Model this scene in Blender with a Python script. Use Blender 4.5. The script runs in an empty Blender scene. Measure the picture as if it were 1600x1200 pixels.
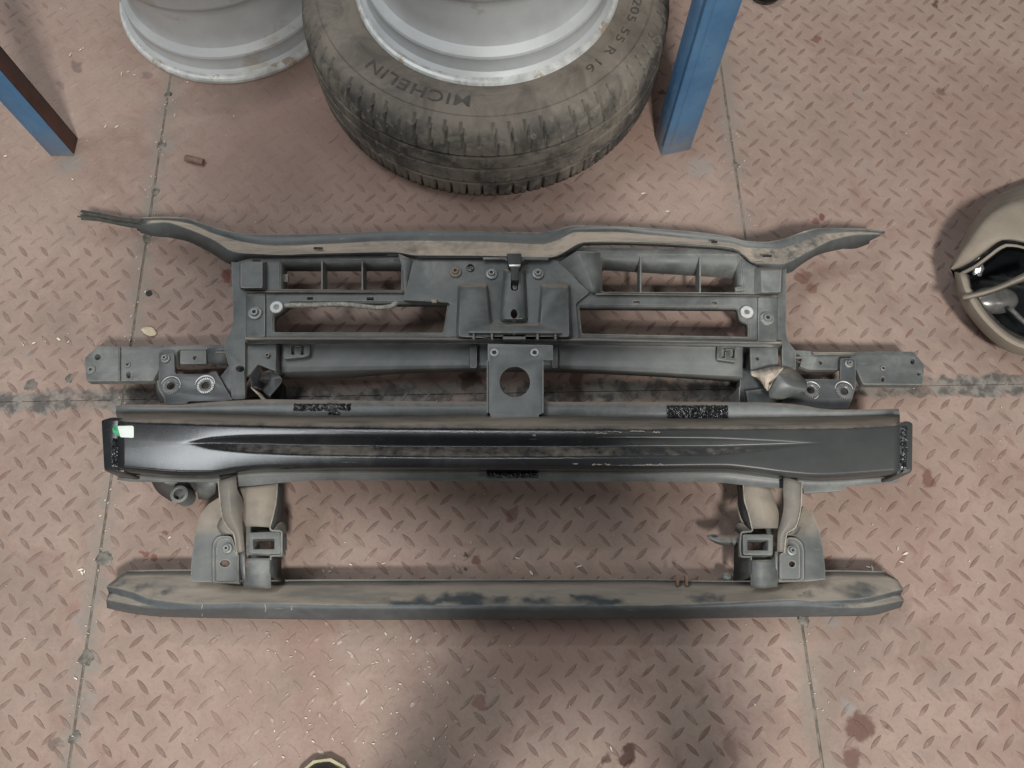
import bpy, bmesh, math, random
from mathutils import Vector, Matrix
from mathutils.geometry import tessellate_polygon

random.seed(7)
S = bpy.context.scene
COL = S.collection

# ------------------------------------------------------------------ camera
FOC, TILT, CH = 1220.0, math.radians(19.2), 1.2          # focal length in photo pixels, tilt from straight down, height
cam = bpy.data.objects.new('camera', bpy.data.cameras.new('camera'))
COL.objects.link(cam)
cam.location = (0, 0, CH)
cam.rotation_euler = (TILT, 0, 0)
cam.data.sensor_width = 36.0
cam.data.lens = FOC / 1600 * 36
cam.data.clip_start = 0.02
cam.data.clip_end = 200
S.camera = cam

# ------------------------------------------------------------------ world, lamps, exposure
W = bpy.data.worlds.new('World'); S.world = W; W.use_nodes = True
W.node_tree.nodes['Background'].inputs[0].default_value = (0.92, 0.97, 1.0, 1)
W.node_tree.nodes['Background'].inputs[1].default_value = 0.07

def area(name, loc, target, sx, sy, power, col):
    L = bpy.data.lights.new(name, 'AREA'); L.shape = 'RECTANGLE'; L.size = sx; L.size_y = sy
    L.energy = power; L.color = col
    o = bpy.data.objects.new(name, L); COL.objects.link(o)
    o.location = loc
    o.rotation_euler = (Vector(target) - Vector(loc)).to_track_quat('-Z', 'Y').to_euler()
    return o
area('roof_lamp', (0.45, -1.65, 3.2), (0.1, 0.4, 0), 0.42, 0.42, 146, (1.0, 0.96, 0.91))
area('side_lamp', (2.3, -0.7, 2.7), (0.2, 0.5, 0), 0.6, 0.6, 11, (1.0, 0.97, 0.92))
area('left_lamp', (-2.1, -1.7, 3.0), (-0.1, 0.4, 0), 0.5, 0.5, 12, (0.96, 0.98, 1.0))
area('strip_lamp', (-1.5, 0.95, 3.1), (-0.2, 0.5, 0), 1.6, 0.5, 40, (0.93, 0.97, 1.0))
area('tube_lamp', (-0.35, 2.0, 3.2), (-0.2, 0.5, 0), 1.6, 0.07, 17, (0.97, 0.98, 1.0))
S.view_settings.view_transform = 'Standard'
S.view_settings.look = 'None'
S.view_settings.exposure = -0.08
S.view_settings.gamma = 1.0

# ------------------------------------------------------------------ helpers: points
cT, sT = math.cos(TILT), math.sin(TILT)
def P(x, y, z=0.0):
    """Where the line of sight through photo pixel (x, y) meets the height z."""
    u, v = (x - 800) / FOC, (y - 600) / FOC
    d = Vector((u, sT - v * cT, -(cT + v * sT)))
    return Vector((0, 0, CH)) + d * ((CH - z) / -d.z)
def PX(p):
    r = Vector(p) - Vector((0, 0, CH))
    d = r.y * sT - r.z * cT
    return 800 + FOC * r.x / d, 600 - FOC * (r.y * cT + r.z * sT) / d
def frame(ox, oy, s):
    return lambda pts: [(ox + p[0] / s, oy + p[1] / s) + tuple(p[2:]) for p in pts]
F4, F8 = frame(100, 310, 3.6375), frame(1100, 330, 3.6375)
F5, F7, F6 = frame(380, 350, 4), frame(860, 350, 4), frame(640, 350, 3.75)
FE, FG = frame(150, 730, 4), frame(1040, 730, 4)
FL, FR = frame(320, 740, 6.6667), frame(1100, 740, 6.6667)
FH = frame(1440, 250, 3.75)
FB = frame(370, 520, 10)
FQ = frame(1130, 520, 7.619)
FK = frame(240, 530, 10.907)

def rnd(pts, r=4, k=3):
    """Round the corners of a pixel polygon."""
    out, n = [], len(pts)
    for i in range(n):
        a, b, c = Vector(pts[i - 1]), Vector(pts[i]), Vector(pts[(i + 1) % n])
        ra = min(r, (a - b).length * .45); rc = min(r, (c - b).length * .45)
        p, q = b + (a - b).normalized() * ra, b + (c - b).normalized() * rc
        for j in range(k + 1):
            t = j / k
            out.append(tuple((1 - t) ** 2 * p + 2 * t * (1 - t) * b + t * t * q))
    return out
def circ(x, y, r, n=20, ry=None):
    ry = ry or r
    return [(x + r * math.cos(2 * math.pi * i / n), y + ry * math.sin(2 * math.pi * i / n)) for i in range(n)]
def rect(x0, y0, x1, y1):
    return [(x0, y0), (x1, y0), (x1, y1), (x0, y1)]

# ------------------------------------------------------------------ helpers: objects
def tag(o, label=None, cat=None, group=None, kind=None):
    if label: o['label'] = label
    if cat: o['category'] = cat
    if group: o['group'] = group
    if kind: o['kind'] = kind
    return o
def empty(name, loc=(0, 0, 0)):
    o = bpy.data.objects.new(name, None); COL.objects.link(o); o.location = loc
    o.empty_display_size = .05
    return o
def obj(name, verts, faces, mat, parent=None, angle=35, solid=0, off=-1, recalc=True):
    me = bpy.data.meshes.new(name)
    me.from_pydata([tuple(v) for v in verts], [], faces)
    if recalc:
        bm = bmesh.new(); bm.from_mesh(me)
        bmesh.ops.remove_doubles(bm, verts=bm.verts, dist=1e-6)
        bmesh.ops.recalc_face_normals(bm, faces=bm.faces)
        bm.to_mesh(me); bm.free()
    me.validate()
    for p in me.polygons: p.use_smooth = True
    me.set_sharp_from_angle(angle=math.radians(angle))
    me.materials.append(mat)
    o = bpy.data.objects.new(name, me); COL.objects.link(o)
    if parent is not None:
        o.parent = parent
        top = parent
        inv = Matrix.Translation(world_loc(parent)).inverted()
        o.matrix_parent_inverse = inv
    if solid:
        m = o.modifiers.new('thick', 'SOLIDIFY'); m.thickness = solid; m.offset = off
    return o
def world_loc(o):
    v = Vector(o.location) if o.type == 'EMPTY' else Vector((0, 0, 0))
    return v
def share(src, name, loc, parent, rotz=0, scale=(1, 1, 1)):
    """A copy of a small part that shares its mesh, standing at a world point."""
    o = src.copy(); o.name = name; COL.objects.link(o)
    o.parent = parent
    o.matrix_parent_inverse = Matrix.Translation(world_loc(parent)).inverted()
    o.location = loc; o.rotation_euler = (0, 0, rotz); o.scale = scale
    return o
def inset(poly, d):
    """Move a closed world polygon inwards by d in the XY plane (z kept)."""
    n = len(poly)
    A = sum(poly[i].x * poly[(i + 1) % n].y - poly[(i + 1) % n].x * poly[i].y for i in range(n))
    s = 1 if A > 0 else -1
    out = []
    for i in range(n):
        a, b, c = poly[i - 1], poly[i], poly[(i + 1) % n]
        e1 = Vector((b.x - a.x, b.y - a.y)); e2 = Vector((c.x - b.x, c.y - b.y))
        if e1.length < 1e-7 or e2.length < 1e-7: out.append(b.copy()); continue
        n1 = Vector((-e1.y, e1.x)).normalized() * s; n2 = Vector((-e2.y, e2.x)).normalized() * s
        m = n1 + n2
        k = m.dot(n1)
        m = m / k if k > .35 else n1
        out.append(Vector((b.x + m.x * d, b.y + m.y * d, b.z)))
    return out
def cap(V, F, loops):
    """Fill the area between an outer loop and hole loops (lists of vertex indices)."""
    polys = [[V[i] for i in l] for l in loops]
    flat = [i for l in loops for i in l]
    for t in tessellate_polygon([[Vector((p.x, p.y, 0)) for p in q] for q in polys]):
        F.append(tuple(flat[i] for i in t))
def toz(poly, z):
    if callable(z): return [P(p[0], p[1], z(p[0], p[1])) for p in poly]
    return [P(p[0], p[1], p[2] if len(p) > 2 else z) for p in poly]
def plate(name, poly, z, th, mat, parent, holes=(), bevel=.001, angle=28):
    """An extruded sheet with an outline seen at pixel polygon `poly`, top at z, with rounded edges and real holes."""
    V, F = [], []
    tops, mids, bots = [], [], []
    for k, pg in enumerate([poly] + list(holes)):
        w = toz(pg, z)
        d = bevel if k == 0 else -bevel
        rings = []
        for (dd, dz) in ((d, 0), (d * .3, -bevel * .3), (0, -bevel)):
            q = inset(w, dd) if bevel else [p.copy() for p in w]
            idx = []
            for p in q:
                idx.append(len(V)); V.append(Vector((p.x, p.y, p.z + dz)))
            rings.append(idx)
            if not bevel: break
        idx = []
        for p in w:
            idx.append(len(V)); V.append(Vector((p.x, p.y, p.z - th)))
        rings.append(idx)
        n = len(pg)
        for a, b in zip(rings, rings[1:]):
            for i in range(n):
                F.append((a[i], a[(i + 1) % n], b[(i + 1) % n], b[i]))
        tops.append(rings[0]); bots.append(rings[-1])
    cap(V, F, tops); cap(V, F, bots)
    return obj(name, V, F, mat, parent, angle)
def loft(name, rings, mat, parent, holes=(), hole_depth=.02, angle=40, cap_last=True, solid=0):
    """Rings of (px, py, z) with equal counts, skinned one to the next; the last is capped (with holes)."""
    V, F, R = [], [], []
    for r in rings:
        idx = []
        for p in r:
            idx.append(len(V)); V.append(P(*p))
        R.append(idx)
    n = len(R[0])
    for a, b in zip(R, R[1:]):
        for i in range(n):
            F.append((a[i], a[(i + 1) % n], b[(i + 1) % n], b[i]))
    if cap_last:
        loops = [R[-1]]
        zt = rings[-1][0][2]
        for h in holes:
            w = toz(h, zt); i0 = len(V)
            V += w; V += [Vector((p.x, p.y, p.z - hole_depth)) for p in w]
            m = len(h)
            loops.append(list(range(i0, i0 + m)))
            for i in range(m):
                F.append((i0 + i, i0 + (i + 1) % m, i0 + m + (i + 1) % m, i0 + m + i))
        cap(V, F, loops)
    return obj(name, V, F, mat, parent, angle, solid=solid)
def ring(poly, z): return [(p[0], p[1], z) for p in poly]
def samp(c, n, mode):
    """Resample a control polyline (px, py, z) at n steps along x, y or its own length, with gentle smoothing."""
    c = [tuple(float(v) for v in p) for p in c]
    if mode == 'l':
        s = [0]
        for a, b in zip(c, c[1:]): s.append(s[-1] + math.hypot(b[0] - a[0], b[1] - a[1]) + 1e-6)
    else:
        k = 0 if mode == 'x' else 1
        s = [abs(p[k] - c[0][k]) for p in c]
    out = []
    for i in range(n):
        t = s[-1] * i / (n - 1)
        j = 0
        while j < len(c) - 2 and s[j + 1] < t: j += 1
        h = max(s[j + 1] - s[j], 1e-9); u = min(max((t - s[j]) / h, 0), 1)
        def slope(q, d):
            if q == 0: return (c[1][d] - c[0][d]) / max(s[1] - s[0], 1e-9)
            if q == len(c) - 1: return (c[-1][d] - c[-2][d]) / max(s[-1] - s[-2], 1e-9)
            m1 = (c[q][d] - c[q - 1][d]) / max(s[q] - s[q - 1], 1e-9); m2 = (c[q + 1][d] - c[q][d]) / max(s[q + 1] - s[q], 1e-9)
            if m1 * m2 <= 0: return 0
            return 2 * m1 * m2 / (m1 + m2)
        r = []
        for d in range(3):
            m0, m1 = slope(j, d) * h, slope(j + 1, d) * h
            u2, u3 = u * u, u * u * u
            r.append((2 * u3 - 3 * u2 + 1) * c[j][d] + (u3 - 2 * u2 + u) * m0 + (3 * u2 - 2 * u3) * c[j + 1][d] + (u3 - u2) * m1)
        out.append(tuple(r))
    return out
def fillet(pr, r):
    """Round the inner corners of a 3-D profile polyline."""
    out = [pr[0]]
    for a, b, c in zip(pr, pr[1:], pr[2:]):
        ra = min(r, (a - b).length * .45); rc = min(r, (c - b).length * .45)
        p = b + (a - b).normalized() * ra if (a - b).length > 1e-7 else b
        q = b + (c - b).normalized() * rc if (c - b).length > 1e-7 else b
        for t in (0, .33, .67, 1):
            out.append((1 - t) ** 2 * p + 2 * t * (1 - t) * b + t * t * q)
    out.append(pr[-1])
    return out
def strip(name, curves, n, mat, parent, mode='x', solid=.003, fr=0, angle=35, wob=0):
    """A sheet skinned over several pixel curves, each with heights, e.g. a rolled beam or moulded rail."""
    cs = [[P(*p) for p in samp(c, n, mode)] for c in curves]
    V, F = [], []
    cols = []
    for i in range(n):
        pr = [c[i] for c in cs]
        if fr: pr = fillet(pr, fr)
        idx = []
        for p in pr:
            idx.append(len(V))
            V.append(p + Vector((0, 0, random.uniform(-wob, wob))) if wob else p)
        cols.append(idx)
    for a, b in zip(cols, cols[1:]):
        for k in range(len(a) - 1):
            F.append((a[k], a[k + 1], b[k + 1], b[k]))
    o = obj(name, V, F, mat, parent, angle, recalc=True)
    me = o.data
    up = sum(p.normal.z * p.area for p in me.polygons)
    if up < 0: me.flip_normals()
    if solid:
        m = o.modifiers.new('thick', 'SOLIDIFY'); m.thickness = solid; m.offset = -1
    return o
def walls(name, top, zt, bot, zb, mat, parent, solid=.002):
    return loft(name, [ring(top, zt), ring(bot, zb)], mat, parent, cap_last=False, solid=solid, angle=22)
def drop(poly, zt, zb):
    """The pixel polygon of the same world outline moved straight down from zt to zb."""
    return [PX(Vector((p.x, p.y, zb))) for p in toz(poly, zt)]
def lathe(name, prof, n, mat, parent, center, rfun=None, angle=30, closed=False):
    V, F = [], []
    m = len(prof)
    for i in range(n):
        a = 2 * math.pi * i / n
        for j, (r, z) in enumerate(prof):
            rr = rfun(i, j, r, z) if rfun else r
            V.append((center[0] + rr * math.cos(a), center[1] + rr * math.sin(a), center[2] + z))
    for i in range(n):
        k = (i + 1) % n
        for j in range(m - 1):
            F.append((i * m + j, k * m + j, k * m + j + 1, i * m + j + 1))
        if closed: F.append((i * m + m - 1, k * m + m - 1, k * m, i * m))
    return obj(name, V, F, mat, parent, angle)
def tube(name, pts, r, mat, parent, n=8, ribs=0, angle=50):
    """A tube along world points; ribs > 0 corrugates it."""
    V, F = [], []
    for i, p in enumerate(pts):
        a = pts[max(i - 1, 0)]; b = pts[min(i + 1, len(pts) - 1)]
        t = (b - a).normalized()
        s = t.cross(Vector((0, 0, 1)));  s = s.normalized() if s.length > 1e-6 else Vector((1, 0, 0))
        u = s.cross(t)
        rr = r * (1 + (ribs if i % 2 else -ribs)) if ribs else r
        for k in range(n):
            q = 2 * math.pi * k / n
            V.append(p + s * rr * math.cos(q) + u * rr * math.sin(q))
    for i in range(len(pts) - 1):
        for k in range(n):
            F.append((i * n + k, i * n + (k + 1) % n, (i + 1) * n + (k + 1) % n, (i + 1) * n + k))
    F.append(tuple(range(n))); F.append(tuple((len(pts) - 1) * n + k for k in range(n)))
    return obj(name, V, F, mat, parent, angle)

# ------------------------------------------------------------------ materials
class N:
    def __init__(s, name):
        s.m = bpy.data.materials.new(name); s.m.use_nodes = True
        s.t = s.m.node_tree; s.b = s.t.nodes['Principled BSDF']
        s.pos = s.t.nodes.new('ShaderNodeNewGeometry').outputs['Position']
        s.nrm = s.pos.node.outputs['Normal']
    def new(s, k, **kw):
        n = s.t.nodes.new(k)
        for a, v in kw.items(): setattr(n, a, v)
        return n
    def put(s, sock, v):
        if hasattr(v, 'is_linked'): s.t.links.new(v, sock)
        elif isinstance(v, (tuple, list)) and len(v) == 3 and sock.type == 'RGBA': sock.default_value = (*v, 1)
        else: sock.default_value = v
    def noise(s, scale, detail=4, rough=.6, dist=0, vec=None, stretch=None):
        n = s.new('ShaderNodeTexNoise')
        n.inputs['Scale'].default_value = scale; n.inputs['Detail'].default_value = detail
        n.inputs['Roughness'].default_value = rough; n.inputs['Distortion'].default_value = dist
        v = vec or s.pos
        if stretch:
            mp = s.new('ShaderNodeMapping'); s.put(mp.inputs['Vector'], v); mp.inputs['Scale'].default_value = stretch; v = mp.outputs[0]
        s.put(n.inputs['Vector'], v)
        return n.outputs['Fac']
    def ramp(s, v, lo, hi, a=0.0, b=1.0):
        n = s.new('ShaderNodeMapRange', interpolation_type='SMOOTHSTEP')
        s.put(n.inputs['Value'], v)
        for k, x in zip(('From Min', 'From Max', 'To Min', 'To Max'), (lo, hi, a, b)): s.put(n.inputs[k], x)
        return n.outputs[0]
    def math(s, op, a, b=0.0, clamp=False):
        n = s.new('ShaderNodeMath', operation=op, use_clamp=clamp); s.put(n.inputs[0], a); s.put(n.inputs[1], b); return n.outputs[0]
    def mix(s, f, a, b):
        n = s.new('ShaderNodeMix', data_type='RGBA'); s.put(n.inputs[0], f); s.put(n.inputs[6], a); s.put(n.inputs[7], b); return n.outputs[2]
    def sep(s, v):
        n = s.new('ShaderNodeSeparateXYZ'); s.put(n.inputs[0], v); return n.outputs
    def bump(s, h, strength=.3, dist=.001):
        n = s.new('ShaderNodeBump'); n.inputs['Strength'].default_value = strength; n.inputs['Distance'].default_value = dist
        s.put(n.inputs['Height'], h); s.put(s.b.inputs['Normal'], n.outputs[0])
    def set(s, col=None, rough=None, metal=None, spec=None, coat=None):
        for k, v in (('Base Color', col), ('Roughness', rough), ('Metallic', metal), ('Specular IOR Level', spec), ('Coat Weight', coat)):
            if v is not None: s.put(s.b.inputs[k], v)
        return s.m
    def warp(s, amt, scale):
        n = s.new('ShaderNodeTexNoise'); n.inputs['Scale'].default_value = scale; n.inputs['Detail'].default_value = 5
        s.put(n.inputs['Vector'], s.pos)
        v = s.new('ShaderNodeVectorMath', operation='SUBTRACT'); s.put(v.inputs[0], n.outputs['Color']); v.inputs[1].default_value = (.5, .5, .5)
        w = s.new('ShaderNodeVectorMath', operation='SCALE'); s.put(w.inputs[0], v.outputs[0]); w.inputs['Scale'].default_value = amt
        a = s.new('ShaderNodeVectorMath', operation='ADD'); s.put(a.inputs[0], s.pos); s.put(a.inputs[1], w.outputs[0])
        return a.outputs[0]
    def spot(s, vec, c, r, soft=.5):
        d = s.new('ShaderNodeVectorMath', operation='DISTANCE'); s.put(d.inputs[0], vec); d.inputs[1].default_value = (c[0], c[1], c[2])
        return s.ramp(d.outputs['Value'], r * (1 - soft), r * (1 + soft * .4), 1.0, 0.0)
    def line(s, vec, a, b, half, soft=.5):
        """1 within `half` of the floor line through a and b."""
        t = (b - a); nx, ny = -t.y, t.x; L = math.hypot(nx, ny); nx /= L; ny /= L
        d = s.new('ShaderNodeVectorMath', operation='DOT_PRODUCT'); s.put(d.inputs[0], vec); d.inputs[1].default_value = (nx, ny, 0)
        e = s.math('ABSOLUTE', s.math('SUBTRACT', d.outputs['Value'], nx * a.x + ny * a.y))
        return s.ramp(e, half * (1 - soft), half * (1 + soft), 1.0, 0.0)

# seams of the floor, as straight lines on the ground
SL = (P(262, 150), P(110, 1180))
SR = (P(1140, 200), P(1283, 1180))
SH = (P(0, 628), P(1600, 600))

DUST = (.34, .282, .225)
def floor_colour(n, bars):
    big = n.noise(5, 5, .65); mid = n.noise(21, 6, .7, .6); fine = n.noise(160, 4, .7); grit = n.noise(650, 2, .6)
    c = n.mix(n.ramp(big, .3, .72), (.268, .192, .160), (.335, .256, .216))
    c = n.mix(n.ramp(mid, .42, .68, 0, .5), c, (.36, .272, .230))
    c = n.mix(n.ramp(n.noise(9, 6, .7, 1.0), .53, .72, 0, .65), c, (.245, .150, .125))
    c = n.mix(n.ramp(n.noise(3.2, 6, .7, .8), .48, .70, 0, .6), c, (.215, .172, .145))         # grey-brown grime
    c = n.mix(n.ramp(n.noise(70, 5, .75, 1.5), .58, .72, 0, .35), c, (.17, .12, .10))         # paint showing through the dust
    c = n.mix(n.ramp(fine, .48, .75, 0, .36), c, (.19, .125, .10))
    c = n.mix(n.ramp(grit, .58, .8, 0, .32), c, (.42, .34, .285))
    c = n.mix(n.ramp(n.noise(48, 5, .7, .6, stretch=(2.2, .35, 1)), .66, .74, 0, .35), c, (.44, .35, .29))
    c = n.mix(n.ramp(n.noise(52, 5, .7, .6, stretch=(.3, 2.4, 1)), .66, .74, 0, .35), c, (.43, .34, .285))
    c = n.mix(n.ramp(n.noise(15, 6, .75, 1.2), .60, .74, 0, .4), c, (.42, .34, .29))
    if bars:
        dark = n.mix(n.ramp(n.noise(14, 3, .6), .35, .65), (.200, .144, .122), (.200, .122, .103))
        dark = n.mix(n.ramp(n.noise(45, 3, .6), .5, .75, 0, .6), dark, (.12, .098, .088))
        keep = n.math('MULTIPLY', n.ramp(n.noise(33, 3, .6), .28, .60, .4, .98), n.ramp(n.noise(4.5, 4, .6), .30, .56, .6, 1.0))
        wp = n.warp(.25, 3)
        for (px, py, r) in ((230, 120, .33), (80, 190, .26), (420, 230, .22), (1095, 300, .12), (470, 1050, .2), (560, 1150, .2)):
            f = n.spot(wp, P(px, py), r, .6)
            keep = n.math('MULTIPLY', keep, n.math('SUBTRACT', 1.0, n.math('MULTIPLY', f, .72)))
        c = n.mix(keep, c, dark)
        tip = n.math('MULTIPLY', n.ramp(n.noise(75, 3, .6), .56, .64, .05, .8), n.math('MAXIMUM', n.spot(wp, P(560, 1080), .28, .6), .22))  # pale bar tips: worn paint, also painted glints
        c = n.mix(n.math('MULTIPLY', tip, n.ramp(n.sep(n.pos)[2], .0004, .0010)), c, (.46, .40, .35))
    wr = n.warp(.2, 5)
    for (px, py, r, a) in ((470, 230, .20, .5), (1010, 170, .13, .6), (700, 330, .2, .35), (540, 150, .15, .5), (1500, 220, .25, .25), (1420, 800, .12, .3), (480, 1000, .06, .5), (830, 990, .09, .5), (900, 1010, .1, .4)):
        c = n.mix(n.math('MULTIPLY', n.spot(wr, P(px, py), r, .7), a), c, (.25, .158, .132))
    w = n.warp(.034, 48)
    for (px, py, r, col, a) in ((352, 432, 12, (.16, .05, .04), .8), (1255, 432, 13, (.17, .09, .07), .75), (1268, 450, 11, (.17, .09, .07), .7),
                                (1345, 1135, 19, (.125, .066, .053), .85), (1330, 1185, 16, (.125, .066, .053), .8), (1385, 1138, 8, (.12, .06, .05), .7),
                                (1448, 748, 13, (.15, .07, .055), .75), (1008, 152, 13, (.07, .04, .035), .8), (1036, 145, 8, (.08, .045, .035), .7),
                                (980, 1180, 13, (.06, .028, .022), .85), (950, 1185, 9, (.06, .028, .022), .7), (1285, 340, 9, (.15, .06, .048), .9),
                                (1272, 345, 8, (.15, .06, .048), .7), (1460, 6, 9, (.09, .05, .04), .85), (1275, 62, 8, (.14, .06, .05), .7),
                                (1140, 1168, 12, (.16, .10, .085), .6), (240, 870, 8, (.16, .045, .035), .7), (225, 862, 6, (.16, .045, .035), .7),
                                (262, 835, 7, (.15, .06, .048), .75), (745, 878, 8, (.12, .045, .035), .7), (727, 888, 5, (.05, .03, .025), .8), (728, 870, 5, (.05, .03, .025), .8),
                                (800, 803, 12, (.15, .06, .045), .6), (1470, 145, 10, (.12, .06, .05), .6), (750, 1100, 9, (.17, .08, .065), .6),
                                (120, 105, 14, (.12, .09, .08), .6), (95, 130, 10, (.15, .11, .1), .5), (230, 118, 12, (.17, .13, .12), .6),
                                (88, 1165, 9, (.12, .1, .085), .7), (590, 250, 10, (.2, .17, .16), .6), (585, 612, 10, (.02, .016, .015), .9), (905, 632, 12, (.06, .03, .025), .7),
                                (735, 590, 18, (.06, .025, .02), .7), (900, 590, 12, (.1, .045, .035), .6)):
        k = (CH / .98) / FOC
        c = n.mix(n.math('MULTIPLY', n.spot(w, P(px, py), r * k, .3), a), c, col)
    for (px, py, r, a) in ((110, 255, 26, .55), (1095, 262, 26, .5), (1325, 1108, 10, .7), (1300, 968, 12, .55), (118, 968, 9, .5), (262, 228, 14, .5), (145, 1090, 10, .6), (140, 1040, 13, .55),
                           (40, 556, 9, .5), (1345, 150, 10, .35), (1350, 260, 9, .35)):
        k = (CH / .98) / FOC
        c = n.mix(n.math('MULTIPLY', n.spot(w, P(px, py), r * k, .6), a), c, (.25, .25, .235))
    w2 = n.warp(.03, 40)
    grime = n.ramp(n.noise(30, 4, .7), .35, .6)
    for a, b, h, s in ((SL[0], SL[1], .017, .75), (SR[0], SR[1], .02, .5)):
        c = n.mix(n.math('MULTIPLY', n.math('MULTIPLY', n.line(w2, a, b, h, .7), s), grime), c, (.225, .205, .178))
    c = n.mix(n.math('MULTIPLY', n.line(w, SH[0], SH[1], .017, .25), n.ramp(n.noise(18, 4, .7), .32, .55, .35, .9)), c, n.mix(n.ramp(n.noise(40, 3, .6), .4, .6), (.215, .205, .185), (.08, .078, .074)))
    return c, mid, fine
def m_floor(name, bars):
    n = N(name)
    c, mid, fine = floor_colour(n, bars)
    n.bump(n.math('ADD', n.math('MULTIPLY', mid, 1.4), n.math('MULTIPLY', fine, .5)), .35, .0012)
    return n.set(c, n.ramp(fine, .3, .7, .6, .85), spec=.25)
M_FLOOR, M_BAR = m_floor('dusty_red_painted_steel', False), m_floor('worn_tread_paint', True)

def dusty(name, base, rough, film=.25, up=.9, coat=0, film_lo=.35, scale=14, dustcol=DUST, lo=.22, hi=.6, metal=0, rub=.5, bumps=.25, spec=.5, filmcol=(.30, .312, .305), xfilm=None, edge=.55, smudge=(), yfilm=None):
    """Hard dark material with a thin film of dust everywhere and a thick layer where its surface faced up on the car (+Y)."""
    n = N(name)
    ny = n.sep(n.nrm)[1]
    a = n.noise(scale, 6, .7, .4); b = n.noise(scale * 5, 4, .65); g = n.noise(420, 2, .6)
    f = n.math('MULTIPLY', n.ramp(a, film_lo, .75, film * .2, film), n.ramp(n.noise(4.5, 5, .65, .6), .3, .65, .45, 1.25))
    if xfilm:
        f = n.math('MAXIMUM', f, n.math('MULTIPLY', n.ramp(n.sep(n.pos)[0], xfilm[0], xfilm[1], 0, xfilm[2]), n.ramp(a, .2, .7, .75, 1.0)))
    u = n.math('MULTIPLY', n.ramp(n.math('ADD', ny, n.math('ADD', n.math('MULTIPLY', n.math('SUBTRACT', b, .5), .5), n.math('MULTIPLY', n.math('SUBTRACT', a, .5), .4))), lo - .06, hi + .12), up)
    u = n.math('MULTIPLY', u, n.ramp(n.noise(26, 5, .7, stretch=(.3, 1.6, 1)), .28, .62, .5, 1.0))
    u = n.math('MULTIPLY', u, n.ramp(n.noise(11, 5, .7, .3), rub - .16, rub - .04, .25, 1.0))      # dust rubbed off by hands
    if yfilm:
        u = n.math('MAXIMUM', u, n.math('MULTIPLY', n.ramp(n.math('ADD', n.sep(n.pos)[1], n.math('MULTIPLY', n.math('SUBTRACT', a, .5), .05)), yfilm[0], yfilm[1], 0, yfilm[2]), n.ramp(b, .25, .6, .7, 1.0)))
    if smudge:
        wv = n.warp(.045, 34)
        mp = n.new('ShaderNodeMapping'); n.put(mp.inputs['Vector'], wv); mp.inputs['Scale'].default_value = (.55, 1.25, 1)
        for (px, py, pz, r) in smudge:
            q = P(px, py, pz)
            u = n.math('MULTIPLY', u, n.math('SUBTRACT', 1.0, n.math('MULTIPLY', n.spot(mp.outputs[0], (q.x * .55, q.y * 1.25, q.z), r, .75), .85)))
    fc = n.mix(n.ramp(n.math('SUBTRACT', u, f), -.1, .25), filmcol, dustcol)
    f = n.math('MAXIMUM', f, u)
    f = n.math('ADD', f, n.math('MULTIPLY', n.ramp(g, .62, .8), .10), clamp=True)
    c = n.mix(f, n.mix(n.ramp(b, .3, .7), base, tuple(v * 1.25 for v in base)), fc)
    if edge:
        bv = n.new('ShaderNodeBevel', samples=3); bv.inputs['Radius'].default_value = .003
        dp = n.new('ShaderNodeVectorMath', operation='DOT_PRODUCT'); n.put(dp.inputs[0], bv.outputs[0]); n.put(dp.inputs[1], n.nrm)
        e = n.math('MULTIPLY', n.ramp(dp.outputs['Value'], .93, .99, 1.0, 0.0), n.ramp(n.noise(26, 4, .7), .35, .65, .15, edge))
        c = n.mix(e, c, (.42, .40, .35))
    scr = n.ramp(n.noise(60, 3, .5, stretch=(.35, 3, 1)), .70, .78, 0, .3)
    c = n.mix(scr, c, (.32, .31, .29))
    n.bump(n.math('ADD', b, n.math('MULTIPLY', g, .3)), bumps, .0008)
    return n.set(c, n.math('ADD', n.math('MULTIPLY', f, .8), rough, clamp=True), metal, spec, coat)
M_PLASTIC = dusty('dusty_black_plastic', (.058, .065, .064), .36, .58, .85, spec=.5, filmcol=(.30, .312, .298), edge=.7)
M_RAIL = dusty('dusty_rail_plastic', (.055, .062, .062), .40, .24, 1.0, lo=.10, hi=.30, rub=.38, dustcol=(.45, .375, .30))
M_BEAM = dusty('black_painted_beam', (.012, .0135, .015), .19, .09, .85, film_lo=.5, lo=.36, hi=.82, rub=.34, dustcol=(.43, .36, .29), bumps=.06, spec=.6, filmcol=(.22, .23, .22), xfilm=(0, .30, .19), edge=0)
M_FLANGE = dusty('grey_painted_flange', (.10, .108, .108), .32, .55, .8, spec=.5)
M_LOWER = dusty('lower_beam_plastic', (.05, .058, .062), .38, .18, .9, lo=.12, hi=.42, rub=.40, dustcol=(.345, .30, .245), smudge=[(px, py, .07, r) for px, py, r in ((735, 938, .016), (722, 932, .012), (742, 944, .014), (700, 935, .010), (690, 928, .011), (663, 938, .014), (640, 941, .012), (615, 944, .012), (708, 925, .008), (785, 939, .010), (820, 937, .012), (845, 943, .012), (910, 938, .012), (935, 936, .016), (955, 940, .014), (970, 944, .010), (892, 930, .007), (1090, 930, .014), (1120, 935, .010), (195, 908, .018), (225, 915, .016), (250, 912, .014), (180, 915, .014), (1300, 915, .016), (1340, 920, .022), (1380, 918, .02), (1260, 920, .01))], edge=.3)
M_MEMBER = dusty('dusty_lit_moulding', (.075, .083, .082), .38, .85, .8, film_lo=.15, filmcol=(.27, .282, .275), edge=.7, scale=7)  # paler copy of the plastic; the cross member's lit look is in its colour
M_BRKT = dusty('black_bracket_steel', (.055, .06, .063), .36, .16, .7)
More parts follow.
